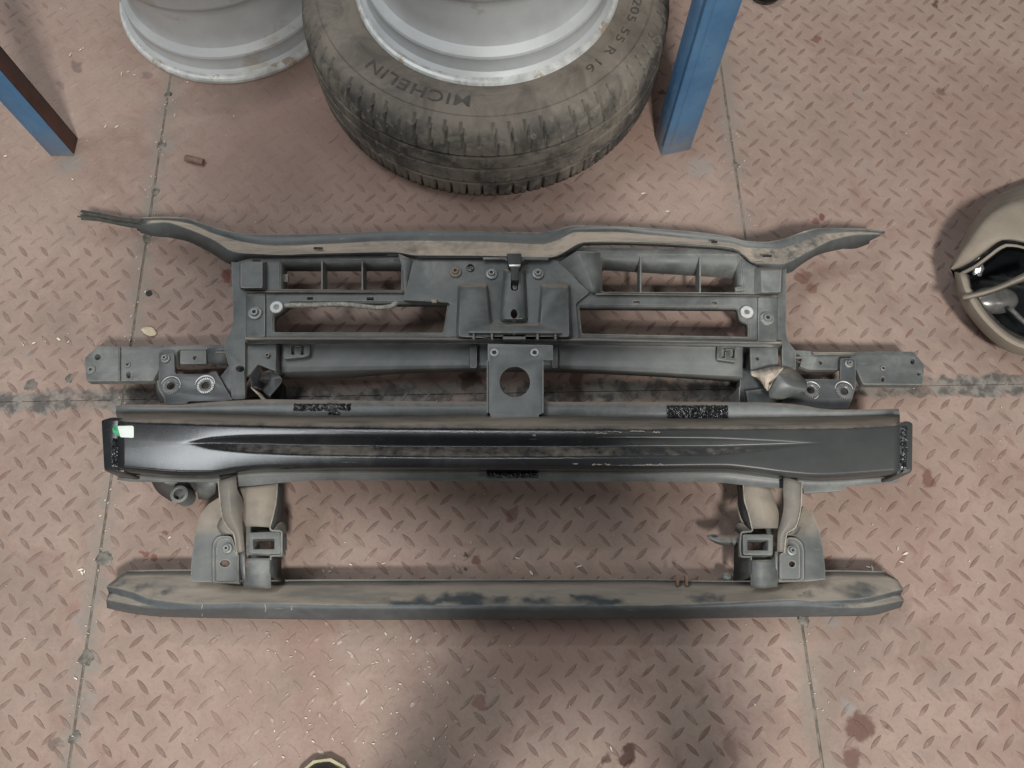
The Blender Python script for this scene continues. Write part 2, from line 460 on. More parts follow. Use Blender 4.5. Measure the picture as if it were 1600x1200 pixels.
M_STRAP = dusty('dust_caked_strap', (.11, .108, .10), .6, .62, .9, dustcol=(.27, .235, .19), film_lo=.2, filmcol=(.275, .245, .205))
M_COLUMN = dusty('dusty_column_plastic', (.058, .064, .064), .42, .42, .7, dustcol=(.33, .285, .23), filmcol=(.27, .28, .27), edge=.8, yfilm=(P(340, 868, .08).y, P(340, 800, .08).y, .8), film_lo=.25, scale=9)
M_SHELL = dusty('dust_caked_beige_shell', (.17, .145, .115), .75, .85, .9, dustcol=(.295, .255, .205), film_lo=.1, scale=8, filmcol=(.295, .255, .205))

def flat(name, col, rough=.5, metal=0, var=.2, scale=60, spec=.5, bump=.1, spots=None):
    n = N(name)
    a = n.noise(scale, 5, .65)
    c = n.mix(n.ramp(a, .3, .7), tuple(v * (1 - var) for v in col), tuple(min(v * (1 + var), 1) for v in col))
    if spots: c = n.mix(n.ramp(n.noise(spots[0], 5, .7), spots[1], spots[1] + .07), c, spots[2])
    n.bump(n.noise(scale * 4, 3, .6), bump, .0006)
    return n.set(c, n.ramp(a, .3, .7, max(rough - .08, .05), rough + .1), metal, spec)
M_DARK = flat('dark_cavity', (.018, .018, .018), .7)
M_BLACK = flat('gloss_black', (.008, .009, .010), .12, bump=.03)
M_ZINC = flat('pale_zinc', (.56, .57, .55), .55, .2, .12, 200)
M_BOLT = flat('dusty_bolt_steel', (.25, .26, .25), .5, .4, .25, 250)
M_TANBOLT = flat('dirty_bolt', (.22, .19, .15), .7, .1, .25, 250)
M_BRIGHT = flat('scraped_metal_and_glint', (.62, .63, .62), .4, .5, .15, 300)
M_HOSE = flat('grey_conduit', (.45, .43, .38), .6, 0, .3, 120)
M_LABEL = flat('white_sticker', (.72, .78, .72), .5, 0, .06, 80)
M_GREEN = flat('green_paint_dab', (.04, .28, .12), .45, 0, .5, 200)
M_SEAL = flat('lumpy_black_paint', (.016, .018, .020), .18, 0, .4, 300, .8, .6)
M_TORN = flat('torn_plastic_dust', (.43, .37, .30), .9, 0, .25, 90, .2, .5)
M_STRAND = flat('frayed_dark_plastic', (.06, .06, .052), .7, 0, .4, 90)
M_EDGE = flat('dust_on_folded_edge', (.30, .275, .235), .7, 0, .35, 70)
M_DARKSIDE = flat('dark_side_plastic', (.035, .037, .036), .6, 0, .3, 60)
M_LEAF = flat('dry_leaf', (.62, .52, .37), .7, 0, .25, 60)
M_WOOD = flat('rusty_tube', (.20, .12, .09), .8, 0, .3, 80)
M_WELD = flat('weld_metal', (.165, .152, .13), .55, .3, .35, 120, bump=.6)
M_SEAMFILL = flat('packed_seam_dirt', (.15, .135, .11), .9, 0, .45, 60, bump=.6)
M_UNDER = flat('dark_under_floor', (.045, .037, .03), .9)
def m_blue():
    n = N('blue_painted_steel')
    a = n.noise(14, 5, .65); z = n.sep(n.pos)[2]
    c = n.mix(n.ramp(a, .3, .7), (.058, .150, .285), (.088, .20, .345))
    c = n.mix(n.ramp(n.noise(40, 5, .7, stretch=(1, 1, .25)), .60, .70, 0, .5), c, (.24, .32, .41))
    c = n.mix(n.ramp(n.noise(120, 4, .7), .66, .70, 0, .8), c, (.09, .07, .06))
    c = n.mix(n.math('MULTIPLY', n.ramp(z, .0, .10, 1.0, 0.0), n.ramp(n.noise(30, 5, .7), .3, .6, .3, .9)), c, (.20, .20, .19))
    n.bump(a, .2, .001)
    return n.set(c, .5, spec=.4)
M_BLUE = m_blue()
M_BROWN = flat('dark_brown_face', (.075, .035, .028), .6, 0, .25, 18, .4, .25)  # dark brown colour of the left post's side leg
M_RIM = flat('silver_wheel_paint', (.47, .495, .505), .5, .15, .08, 12, .4, .1, (7, .56, (.40, .385, .35)))
M_LIP = flat('scuffed_rim_edge', (.56, .58, .57), .42, .2, .2, 40, .5, .3, (24, .55, (.40, .335, .265)))
M_STAMP = flat('black_stamp_ink', (.02, .02, .02), .6)
M_SOLE = flat('pale_shoe_welt', (.38, .34, .21), .6, 0, .1, 60)
M_SHOE = flat('dark_shoe_leather', (.03, .032, .03), .4, 0, .3, 60)
M_CLOTH = flat('dark_trouser_cloth', (.03, .035, .05), .9, 0, .2, 40)
M_SHIRT = flat('grey_shirt_cloth', (.18, .18, .19), .9, 0, .2, 40)
M_SKIN = flat('skin', (.42, .26, .18), .55, 0, .08, 40)
M_HAIR = flat('dark_hair', (.02, .016, .013), .6)
M_FLECK = flat('white_paint_chips', (.62, .57, .50), .6, 0, .3, 150)
M_REFLECT = flat('grey_reflector', (.13, .13, .125), .28, .35, .2, 40)
M_FOIL = flat('crumpled_foil', (.62, .63, .64), .22, .8, .1, 100, bump=.8)

def m_tyre():
    n = N('worn_tyre_rubber')
    s = n.sep(n.pos)
    a = n.noise(9, 6, .7, .5); b = n.noise(55, 5, .7)
    side = n.ramp(s[2], .172, .196)
    c = n.mix(n.ramp(b, .3, .7), (.055, .053, .049), (.095, .091, .083))
    c = n.mix(n.ramp(a, .40, .62, 0, .75), c, (.25, .228, .19))
    c = n.mix(n.ramp(n.noise(35, 4, .6, .8), .56, .66, 0, .5), c, (.30, .272, .225))
    c = n.mix(n.math('MULTIPLY', side, n.ramp(a, .2, .5, .6, .95)), c, n.mix(n.ramp(n.noise(16, 5, .7, .8), .35, .68), (.205, .180, .150), (.115, .102, .088)))
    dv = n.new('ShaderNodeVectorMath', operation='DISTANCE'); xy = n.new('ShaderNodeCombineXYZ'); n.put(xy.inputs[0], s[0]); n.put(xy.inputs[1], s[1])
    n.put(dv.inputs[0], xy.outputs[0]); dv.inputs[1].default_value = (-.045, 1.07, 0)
    gr = n.math('MULTIPLY', n.ramp(dv.outputs['Value'], .3095, .3145, 1.0, 0.0), n.ramp(s[2], .143, .150, 1.0, 0.0))  # groove floors painted near black: their shade is put into the colour
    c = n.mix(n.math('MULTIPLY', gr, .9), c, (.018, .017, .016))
    n.bump(b, .4, .0012)
    return n.set(c, .75, spec=.35)
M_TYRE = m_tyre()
M_TEXT = flat('bare_rubber_letters', (.072, .066, .058), .7, 0, .35, 80)

# ------------------------------------------------------------------ floor
base = obj('floor', [(-3, -2, -.012), (3, -2, -.012), (3, 4, -.012), (-3, 4, -.012)], [(0, 1, 2, 3)], M_UNDER)
tag(base, 'red painted steel tread plate floor under a layer of pale dust', None, kind='structure')
def sxl(y, L): t = (y - L[0].y) / (L[1].y - L[0].y); return L[0].x + t * (L[1].x - L[0].x)
def syh(x): t = (x - SH[0].x) / (SH[1].x - SH[0].x); return SH[0].y + t * (SH[1].y - SH[0].y)
def isect(L):
    y = .4
    for _ in range(20): y = syh(sxl(y, L))
    return Vector((sxl(y, L), y))
IL, IR = isect(SL), isect(SR)
GAP, GH = .0016, .0002
X0, X1, Y0, Y1 = -2.6, 2.6, -1.6, 3.4
def seg(x, y): return (x, y)
cells = [
    [(X0, Y1), (sxl(Y1, SL) - GAP, Y1), (IL.x - GAP, IL.y + GH), (X0, syh(X0) + GH)],
    [(sxl(Y1, SL) + GAP, Y1), (sxl(Y1, SR) - GAP, Y1), (IR.x - GAP, IR.y + GH), (IL.x + GAP, IL.y + GH)],
    [(sxl(Y1, SR) + GAP, Y1), (X1, Y1), (X1, syh(X1) + GH), (IR.x + GAP, IR.y + GH)],
    [(X0, syh(X0) - GH), (IL.x - GAP, IL.y - GH), (sxl(Y0, SL) - GAP, Y0), (X0, Y0)],
    [(IL.x + GAP, IL.y - GH), (IR.x - GAP, IR.y - GH), (sxl(Y0, SR) - GAP, Y0), (sxl(Y0, SL) + GAP, Y0)],
    [(IR.x + GAP, IR.y - GH), (X1, syh(X1) - GH), (X1, Y0), (sxl(Y0, SR) + GAP, Y0)]]
plates = []
for c in cells:
    w = [Vector((x, y, 0)) for x, y in c]
    q = inset(w, .0005)
    V = [Vector((p.x, p.y, 0)) for p in q] + [Vector((p.x, p.y, -.0012)) for p in w] + [Vector((p.x, p.y, -.008)) for p in w]
    F = [(0, 1, 2, 3)]
    for r in (0, 4):
        for i in range(4): F.append((r + i, r + (i + 1) % 4, r + 4 + (i + 1) % 4, r + 4 + i))
    plates.append(obj('floor_plate', V, F, M_FLOOR, base, 60))
# seam filling of dirt, lower than the plates
for L in (SL, SR):
    ys = [Y0 + (Y1 - Y0) * i / 260 for i in range(261)]
    V, F = [], []
    for y in ys:
        h = .0012 + .0022 * random.random()
        V += [(sxl(y, L) - h, y, .0003 - .0025 * random.random()), (sxl(y, L) + h, y, .0003 - .0025 * random.random())]
    for i in range(260): F.append((2 * i, 2 * i + 1, 2 * i + 3, 2 * i + 2))
    tag(obj('seam_dirt', V, F, M_SEAMFILL, base, 60), kind='stuff')

def bar_mesh(L, Wd, H):
    V, F = [], []
    n = 12
    for (k, z) in ((1.0, -.0005), (.80, H * .75), (.42, H)):
        for i in range(n):
            a = 2 * math.pi * i / n
            ca, sa = math.cos(a), math.sin(a)
            V.append((L * .5 * ca * (k if k == 1 else .5 + .5 * k), Wd * .5 * sa * k * (1 - .55 * abs(ca) ** 2.2), z))
    for r in (0, n):
        for i in range(n): F.append((r + i, r + (i + 1) % n, r + n + (i + 1) % n, r + n + i))
    F.append(tuple(2 * n + i for i in range(n)))
    return V, F
BV, BF = bar_mesh(.0292, .0076, .0011)
bar_me = bpy.data.meshes.new('tread_bar'); bar_me.from_pydata(BV, [], BF); bar_me.materials.append(M_BAR)
for p in bar_me.polygons: p.use_smooth = True
bar_me.set_sharp_from_angle(angle=math.radians(50))
PI_, QJ = .0372, .0415
rot = [-.012, .002, -.004, .014, -.006, -.002]
cand = []; phs = []
for k in range(6):
    c = cells[k]
    cx = sum(p[0] for p in c) / 4; cy = sum(p[1] for p in c) / 4
    if k < 3: phs.append((random.random() * PI_, random.random() * QJ))
    ph = phs[k % 3]; rot[k] = rot[k % 3]
    ca, sa = math.cos(rot[k]), math.sin(rot[k])
    for i in range(-45, 46):
        for j in range(-40, 41):
            for d in (0, 1):
                lx = (i + .5 * d) * PI_ + ph[0]; ly = (j + .5 * d) * QJ + ph[1]
                x = lx * ca - ly * sa; y = lx * sa + ly * ca + .4
                if abs(x) > 1.25 or y < -.4 or y > 1.65: continue
                if k < 3 and y < syh(x) or k >= 3 and y > syh(x): continue
                l, r = sxl(y, SL), sxl(y, SR)
                m = k % 3
                if m == 0 and x > l - .012 or m == 1 and (x < l + .012 or x > r - .012) or m == 2 and x < r + .012: continue
                px, py = PX((x, y, 0))
                a = (-math.pi / 4 if d == 0 else math.pi / 4) + rot[k] + random.gauss(0, .05)
                hz = random.uniform(.7, 1.1)
                if px < 520 and py < 300: hz *= .45
                vis = 40 < px < 1560 and 30 < py < 1185
                dd = (Vector((x, y, 0)) - Vector((0, 0, CH))).length
                cand.append((0 if vis else 1, dd, k, x, y, a, hz, random.uniform(.86, 1.1), random.uniform(.8, 1.12)))
cand.sort(key=lambda t: (t[0], t[1]))
def hidden(x, y):
    px, py = PX((x, y, 0))
    if 180 < px < 1410 and 630 < py < 752: return True
    if 180 < px < 1400 and 905 < py < 960: return True
    if 640 < px < 900 and 400 < py < 580: return True
    return px > 490 and px < 1015 and py < 240
single = [c for c in cand if not hidden(c[3], c[4])][:300]
ids = set(id(c) for c in single)
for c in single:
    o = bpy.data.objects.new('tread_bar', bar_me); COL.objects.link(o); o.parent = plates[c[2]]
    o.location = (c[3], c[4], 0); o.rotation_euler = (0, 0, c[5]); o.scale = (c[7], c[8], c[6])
rest = [([], []) for _ in range(6)]
for c in cand:
    if id(c) in ids: continue
    V, F = rest[c[2]]; i0 = len(V)
    ca, sa = math.cos(c[5]), math.sin(c[5])
    for v in BV:
        x, y = v[0] * c[7], v[1] * c[8]
        V.append((c[3] + x * ca - y * sa, c[4] + x * sa + y * ca, v[2] * c[6]))
    F += [tuple(i0 + i for i in f) for f in BF]
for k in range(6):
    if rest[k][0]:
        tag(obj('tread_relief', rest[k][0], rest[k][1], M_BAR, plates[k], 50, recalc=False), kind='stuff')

def blob(name, loc, r, h, mat, parent, n=9, jit=.3, sub=3):
    V, F = [], []
    for j in range(sub):
        t = j / sub
        for i in range(n):
            a = 2 * math.pi * i / n
            rr = r * math.cos(t * math.pi / 2) * (1 + random.uniform(-jit, jit))
            V.append((loc[0] + rr * math.cos(a), loc[1] + rr * math.sin(a), loc[2] + h * math.sin(t * math.pi / 2) - (.0006 if j == 0 else 0)))
    V.append((loc[0], loc[1], loc[2] + h))
    for j in range(sub - 1):
        for i in range(n): F.append((j * n + i, j * n + (i + 1) % n, (j + 1) * n + (i + 1) % n, (j + 1) * n + i))
    for i in range(n): F.append(((sub - 1) * n + i, (sub - 1) * n + (i + 1) % n, len(V) - 1))
    return obj(name, V, F, mat, parent, 40)
for (px, py, r) in ((163, 872, .013), (136, 1027, .011), (117, 1153, .009), (1256, 970, .010), (47, 602, .011), (108, 592, .008), (262, 148, .007), (252, 226, .009), (243, 300, .008), (230, 372, .009), (1150, 258, .007), (1222, 645, .007), (176, 700, .006)):
    blob('weld_bead', P(px, py), r, r * .17, M_WELD, base, 11, .35)
def disc(name, px, py, z, r, h, mat, parent, n=20, hole=0):
    p = P(px, py, z)
    prof = [(hole, -h), (r, -h), (r, -h * .35), (r - h * .4, 0), (hole, 0)] if hole else [(0, -h), (r, -h), (r, -h * .35), (r - min(h * .4, r * .2), 0), (0, 0)]
    return lathe(name, prof, n, mat, parent, p, closed=bool(hole))
for (px, py, r) in ((265, 147, .0045), (233, 458, .006)):
    disc('drain_hole', px, py, .0008, r, .0006, M_DARK, base, 12)

# loose flakes on the floor
V, F = [], []
def fleck(px, py, L, Wd):
    p = P(px, py, .0021); a = random.uniform(0, math.pi); i0 = len(V)
    for k in range(5):
        q = 2 * math.pi * k / 5 + random.uniform(-.4, .4)
        x, y = L * math.cos(q), Wd * math.sin(q)
        V.append((p.x + x * math.cos(a) - y * math.sin(a), p.y + x * math.sin(a) + y * math.cos(a), p.z + random.uniform(0, .0008)))
    c = len(V); V.append((p.x, p.y, p.z + .001))
    for k in range(5): F.append((i0 + k, i0 + (k + 1) % 5, c))
for (px, py) in ((8, 244), (113, 280), (36, 538), (53, 536), (70, 533), (92, 530), (107, 534), (1005, 302), (1043, 330), (505, 892), (600, 880), (548, 882), (515, 893), (830, 895), (808, 872), (905, 885), (126, 890), (132, 893), (118, 1060), (128, 895),
                 (1357, 886), (1363, 888), (1403, 857), (1409, 878), (1415, 865), (265, 840), (955, 1170), (190, 115), (200, 112), (210, 117), (110, 85), (125, 78), (130, 75), (293, 128), (273, 180), (165, 197), (182, 198)):
    fleck(px, py, random.uniform(.0025, .0055), random.uniform(.0008, .002))
for _ in range(70): fleck(random.uniform(410, 700), random.uniform(975, 1195), random.uniform(.001, .0032), random.uniform(.0005, .0012))
for _ in range(150): fleck(random.uniform(0, 1600), random.uniform(0, 1200), random.uniform(.0007, .0022), random.uniform(.0004, .001))
for _ in range(90):
    t = random.random(); y = SL[0].y + t * (SL[1].y - SL[0].y); q = PX((sxl(y, SL) + random.gauss(0, .008), y, 0)); fleck(q[0], q[1], random.uniform(.0008, .0026), random.uniform(.0004, .001))
    y = SR[0].y + t * (SR[1].y - SR[0].y); q = PX((sxl(y, SR) + random.gauss(.01, .010), y, 0)); fleck(q[0], q[1], random.uniform(.0007, .002), random.uniform(.0004, .0009))
tag(obj('paint_flecks', V, F, M_FLECK, None, 60), 'tiny pale paint chips scattered over the red tread plate floor', 'paint chips', kind='stuff')

# leaf
lf = strip('dry_leaf', [[(220, 513, .002), (228, 510, .006), (238, 512, .007), (245, 520, .003)], [(220, 514, .004), (229, 517, .004), (238, 519, .004), (244, 522, .003)],
                        [(220, 515, .002), (227, 522, .007), (236, 525, .006), (243, 524, .002)]], 8, M_LEAF, None, 'l', .0006)
tag(lf, 'small pale dry leaf lying beside the left floor seam', 'leaf')
# tube scrap
tb = tube('metal_tube', [P(290, 247, .006), P(300, 249.5, .006), P(310, 252, .006), P(318, 254, .006)], .006, M_WOOD, None, 10)
tag(tb, 'short rusty brown tube scrap lying on the floor below the bare rim', 'tube')

# ------------------------------------------------------------------ the car front end
A = empty('car_front_end', P(800, 640, 0))
tag(A, 'dusty black car front end panel with bumper beam lying on red tread plate floor', 'car front end')
ZP = .085
H2 = rnd(F5([(182, 560), (215, 490), (1288, 490), (1255, 686), (185, 684)]), 6)
H2 = rnd([(425.5, 492), (446, 478), (452, 471), (702, 471), (694, 521.5), (426, 521)], 5)
H3 = rnd(F7([(172, 505), (1180, 512), (1195, 590), (1245, 610), (1245, 712), (190, 692)]), 5)
H1 = rnd([(437, 406), (629, 406), (629, 455), (437, 453.5)], 4)
H4 = rnd([(939, 398), (1158, 398), (1163, 459), (939, 458)], 5)
CEN = rect(712, 412, 893, 522)
outer = [(361, 402), (362, 431), (364, 505), (358, 522), (351, 532), (350, 545), (358, 575), (362, 624), (383, 624), (383, 531), (1222, 537),
         (1222, 582), (1244, 578), (1244, 548), (1233, 536), (1229, 520), (1229, 408), (1178, 396), (1150, 390), (905, 386), (862, 402), (655, 401), (620, 394), (437, 398)]
slots = [rect(480, 464, 489, 468), rect(573, 464.5, 584, 469), rect(990, 470, 999.5, 474.5), rect(1112, 471, 1120, 475.5)]
plate('carrier_panel', rnd(outer, 4), ZP, .007, M_PLASTIC, A, [H1, H2, H3, H4, CEN, circ(375, 576, 6.5, 14, 5)] + slots)
# air ducts: deep walls and ribs
walls('duct_wall', H1, ZP - .002, drop(H1, ZP, ZP - .036), ZP - .036, M_PLASTIC, A)
b4 = rnd([(939, 421), (1146, 434), (1148, 461), (939, 460)], 5)
walls('duct_wall', H4, ZP - .002, b4, ZP - .034, M_PLASTIC, A)
for x in (503, 566): plate('duct_rib', rect(x - 1.2, 408, x + 1.2, 455), ZP - .001, .034, M_PLASTIC, A, bevel=.0004)
for x in (1001, 1094): plate('duct_rib', rect(x - 1.2, 400, x + 1.2, 458), ZP - .001, .030, M_PLASTIC, A, bevel=.0004)
walls('opening_rim', H2, ZP - .002, drop(H2, ZP, ZP - .016), ZP - .016, M_PLASTIC, A)
walls('opening_rim', H3, ZP - .002, drop(H3, ZP, ZP - .016), ZP - .016, M_PLASTIC, A)
plate('duct_tab', rect(441, 428, 450, 440), ZP - .012, .004, M_STRAP, A)
# centre plate, pads and latch boss
slit = rect(786, 519, 821, 530)
bossbase = F6([(548, 262), (682, 262), (695, 575), (525, 575)])
cen = rnd([(643, 406), (862, 404), (882, 410), (904, 440), (922, 456), (900, 474), (905, 528), (696, 527), (703, 473), (630, 469), (632, 455)], 4)
plate('centre_plate', cen, ZP + .006, .010, M_PLASTIC, A, [rnd(F6([(580, 285), (645, 285), (662, 565), (562, 565)]), 4), slit], .002)
pb = rnd(F6([(283, 348), (460, 348), (486, 580), (750, 580), (766, 350), (942, 350), (954, 672), (268, 672)]), 5)
pt = rnd(F6([(300, 372), (444, 372), (464, 596), (768, 596), (782, 376), (928, 376), (934, 660), (288, 660)]), 5)
pm = [((a[0] * .35 + b[0] * .65), (a[1] * .35 + b[1] * .65)) for a, b in zip(pb, pt)]
loft('raised_pad', [ring(pb, ZP + .005), ring(pm, ZP + .017), ring(pt, ZP + .021)], M_PLASTIC, A, [slit], .012, 60)
bb = rnd(bossbase, 5); bt = rnd(F6([(572, 276), (656, 276), (670, 556), (550, 556)]), 5)
bmid = [((a[0] * .4 + b[0] * .6), (a[1] * .4 + b[1] * .6)) for a, b in zip(bb, bt)]
slot = rnd(F6([(592, 282), (637, 282), (637, 392), (592, 392)]), 5)
loft('latch_boss', [ring(bb, ZP + .005), ring(bmid, ZP + .016), ring(bt, ZP + .020)], M_PLASTIC, A, [slot, circ(803.2, 490.3, 5.7, 16, 7.6)], .016, 60)
lt = plate('bonnet_latch', rnd(F6([(568, 172), (656, 172), (652, 250), (640, 262), (640, 330), (594, 330), (594, 262), (580, 250)]), 2), ZP + .030, .018, M_DARKSIDE, A)
plate('latch_glint', rnd(F6([(582, 236), (650, 236), (648, 248), (584, 248)]), 1), ZP + .0315, .0014, M_BRIGHT, lt, bevel=.0004)  # bright strip painted in as the highlight on the latch
plate('latch_tongue', rnd(F6([(600, 338), (632, 338), (632, 384), (600, 384)]), 3), ZP + .012, .01, M_BOLT, lt)
plate('latch_slot', F6([(50, 180), (825, 184), (825, 208), (640, 200), (50, 200)]), ZP + .013, .004, M_DARK, A, bevel=.0005)
plate('latch_sill', rnd(F6([(430, 194), (560, 192), (590, 212), (640, 212), (665, 192), (812, 196), (812, 208), (672, 208), (640, 236), (590, 236), (560, 206), (430, 206)]), 1), ZP + .016, .003, M_PLASTIC, A, bevel=.0006)
plate('ledge_strip', F6([(345, 624), (885, 626), (885, 640), (345, 638)]), ZP + .028, .006, M_PLASTIC, A, bevel=.0008)
for x in (375, 483, 612, 750, 855): plate('ledge_rib', F6([(x - 6, 636), (x + 6, 636), (x + 6, 676 if x != 612 else 645), (x - 6, 676 if x != 612 else 645)]), ZP + .026, .006, M_PLASTIC, A, bevel=.0005)
# slanted faces beside the ducts
def wedge(name, pts, mat, par, solid=.002): return obj(name, [P(*p) for p in pts], [tuple(range(len(pts)))] if len(pts) < 5 else [(0, i, i + 1) for i in range(1, len(pts) - 1)], mat, par, 25, solid)
w = strip('duct_shoulder', [[(872, 410, ZP + .006), (898, 432, ZP + .007), (920, 456, ZP + .006)], [(902, 392, ZP + .020), (916, 424, ZP + .016), (928, 457, ZP + .007)], [(938, 394, ZP + .018), (939, 426, ZP + .014), (938, 458, ZP + .002)]], 10, M_PLASTIC, A, 'l', .002, 0, 12)
strip('duct_shoulder', [[(622, 396, ZP + .012), (630, 430, ZP + .010), (630, 456, ZP + .002)], [(643, 405, ZP + .010), (636, 440, ZP + .008), (631, 457, ZP + .006)]], 8, M_PLASTIC, A, 'l', .002)
# top and bottom ledges of the panel, side blocks
strip('panel_ledge', [[(383, 526, ZP + .002), (800, 526.5, ZP + .003), (1222, 532, ZP + .002)], [(383, 529, ZP + .012), (800, 530, ZP + .013), (1222, 536, ZP + .012)], [(383, 532, ZP + .011), (800, 533, ZP + .012), (1222, 538, ZP + .011)]], 30, M_RAIL, A, solid=.012)
strip('panel_ledge', [[(384, 453, ZP + .001), (630, 454, ZP + .001)], [(384, 456.5, ZP + .006), (630, 457, ZP + .006)], [(384, 458, ZP + .001), (630, 458.5, ZP + .001)]], 20, M_PLASTIC, A, solid=.002)
strip('panel_ledge', [[(930, 457, ZP + .001), (1216, 460, ZP + .001)], [(930, 460, ZP + .006), (1216, 463, ZP + .006)], [(930, 462, ZP + .001), (1216, 465, ZP + .001)]], 20, M_PLASTIC, A, solid=.002)
def block(name, base, top, z0, z1, mat, par=A, r=3, holes=()):
    b_, t_ = rnd(base, r), rnd(top, r)
    return loft(name, [ring(b_, z0), ring([((p[0] + q[0] * 3) / 4, (p[1] + q[1] * 3) / 4) for p, q in zip(b_, t_)], z0 + (z1 - z0) * .8), ring(t_, z1)], mat, par, holes, .01, 55)
block('side_block', rect(374, 408, 418, 452), rect(376, 409, 410, 450), ZP - .001, ZP + .016, M_PLASTIC)
block('side_block', F8([(285, 318), (450, 318), (445, 470), (280, 470)]), F8([(325, 335), (440, 332), (434, 460), (330, 462)]), ZP - .001, ZP + .016, M_PLASTIC)
block('side_pad', rect(384, 458, 416, 528), rect(386, 460, 414, 526), ZP - .001, ZP + .004, M_PLASTIC)
block('side_pad', F8([(302, 485), (420, 482), (420, 745), (300, 745)]), F8([(308, 490), (412, 488), (412, 738), (306, 738)]), ZP - .001, ZP + .004, M_PLASTIC)
plate('duct_tab', F7([(1155, 395), (1225, 385), (1228, 410), (1158, 418)]), ZP + .003, .006, M_PLASTIC, A)

# bolts and washers: one of each, then copies that share its mesh
def bolt_proto(name, r, mat, dark, parent, loc):
    p = Vector(loc)
    o = lathe(name, [(0, -.003), (r, -.003), (r, -.001), (r * .9, 0), (r * .62, .0006), (r * .58, .003), (r * .5, .0042), (r * .30, .0042), (r * .28, .0022), (0, .002)], 20, mat, parent, (0, 0, 0))
    o.location = p
    s = lathe('bolt_socket', [(0, .0024), (r * .27, .0024)], 6, dark, None, (0, 0, 0)); s.parent = o
    return o, s
def add_bolt(proto, px, py, z, k=1.0):
    o, s = proto
    c = share(o, 'bolt', P(px, py, z), A, random.uniform(0, 3), (k, k, 1))
    d = s.copy(); COL.objects.link(d); d.parent = c
    return c
bo = bolt_proto('bolt', .0095, M_BOLT, M_DARK, A, P(768, 427, ZP + .010))
add_bolt(bo, 840.5, 427, ZP + .010)
tb_ = bolt_proto('bolt', .0095, M_TANBOLT, M_DARK, A, P(711.5, 424, ZP + .010))
add_bolt(bo, 398, 488.5, ZP + .007, 1.18); add_bolt(bo, 1199, 497, ZP + .007, 1.18)
def washer(px, py, z, r, hole):
    o = lathe('zinc_washer', [(hole, -.002), (r, -.002), (r, .0005), (r * .92, .0014), (hole * 1.15, .0014), (hole, .0008)], 28, M_ZINC, A, P(px, py, z), closed=True)
    lathe('washer_bolt', [(0, 0), (hole * .98, 0), (hole * .9, .001), (hole * .55, .001), (hole * .5, -.001), (0, -.001)], 14, M_BOLT, o, P(px, py, z))
    return o
washer(432, 480, ZP + .004, .0102, .0042); washer(1167, 487.5, ZP + .004, .0102, .0042)
h = block('square_socket', circ(735, 418.5, 6.6, 8), circ(735, 418.5, 5.6, 8), ZP + .006, ZP + .009, M_BLACK)
# corrugated conduit
cp = samp([(445, 477, ZP + .004), (470, 477, ZP + .004), (530, 475.5, ZP + .006), (560, 478, ZP + .003), (590, 481, ZP - .002), (610, 479, ZP - .002), (622, 472, ZP - .006), (628, 469, ZP - .012)], 150, 'l')
tube('corrugated_conduit', [P(*p) for p in cp], .0040, M_HOSE, A, 8, .13, 70)
wedge('tape_scrap', [(674, 467, ZP + .010), (682, 467.5, ZP + .010), (683, 473, ZP + .009), (675, 473, ZP + .011)], M_TORN, A)

# upper rail
L1 = [(221, 342, .070), (254, 341, .074), (281, 341.5, .078), (320, 351, .086), (356, 362, .094), (402, 367.5, .096), (500, 366, .096), (640, 361, .096), (747, 362, .096), (840, 363.5, .096), (868, 360, .096), (896, 353.5, .096), (960, 355, .096), (1060, 361, .096), (1137, 370, .096), (1162, 377, .095), (1192, 379, .094), (1224, 374, .092), (1262, 360, .086), (1282, 357, .082), (1347, 359, .072), (1383, 363.5, .066)]
L2 = [(222, 344, .066), (254, 344, .068), (292, 348.5, .072), (336, 366, .082), (389, 380, .086), (430, 384, .086), (500, 382, .086), (640, 376, .086), (747, 377, .086), (848, 381, .086), (880, 371, .086), (898, 363, .086), (960, 362.5, .086), (1010, 367, .086), (1085, 374, .086), (1137, 380, .086), (1172, 388, .085), (1210, 389, .084), (1237, 383, .082), (1287, 365, .076), (1347, 362.5, .066), (1382, 364.5, .062)]
L3 = [(221, 351, .068), (256, 347, .074), (292, 357, .082), (336, 376, .092), (364, 393, .098), (389, 396, .100), (437, 398, .100), (500, 396, .100), (617, 394, .100), (652, 399, .100), (740, 399.5, .100), (860, 402, .100), (876, 397, .101), (896, 385, .102), (912, 378, .102), (960, 377.5, .102), (1085, 382, .101), (1150, 388, .100), (1168, 403, .098), (1180, 412, .096), (1221, 412, .095), (1262, 394, .088), (1303, 374, .080), (1347, 366, .070), (1380, 366, .064)]
L4 = [(219, 364, .055), (265, 371.5, .060), (292, 377, .064), (314, 387, .068), (336, 399, .074), (360, 413, .082), (389, 403, .088), (437, 402, .090), (500, 401, .090), (617, 399, .090), (652, 403, .091), (740, 403.5, .091), (860, 406, .091), (878, 402, .091), (899, 391, .091), (914, 384, .091), (960, 383, .091), (1085, 388, .090), (1150, 394, .090), (1168, 409, .088), (1182, 417, .086), (1229, 428, .080), (1254, 412, .074), (1279, 398, .068), (1325, 387, .058), (1352, 380, .054)]
strip('upper_rail', [L1, L2, L3, L4], 130, M_RAIL, A, 'x', .003, .0014, 24)
for (px, py, L) in ((490, 386, 14), (605, 397, 16), (1112, 376, 9), (1192, 398, 14), (394, 405, 12)):
    plate('rail_slot', rect(px, py, px + L, py + 3), .1015, .002, M_DARK, A, bevel=.0003)
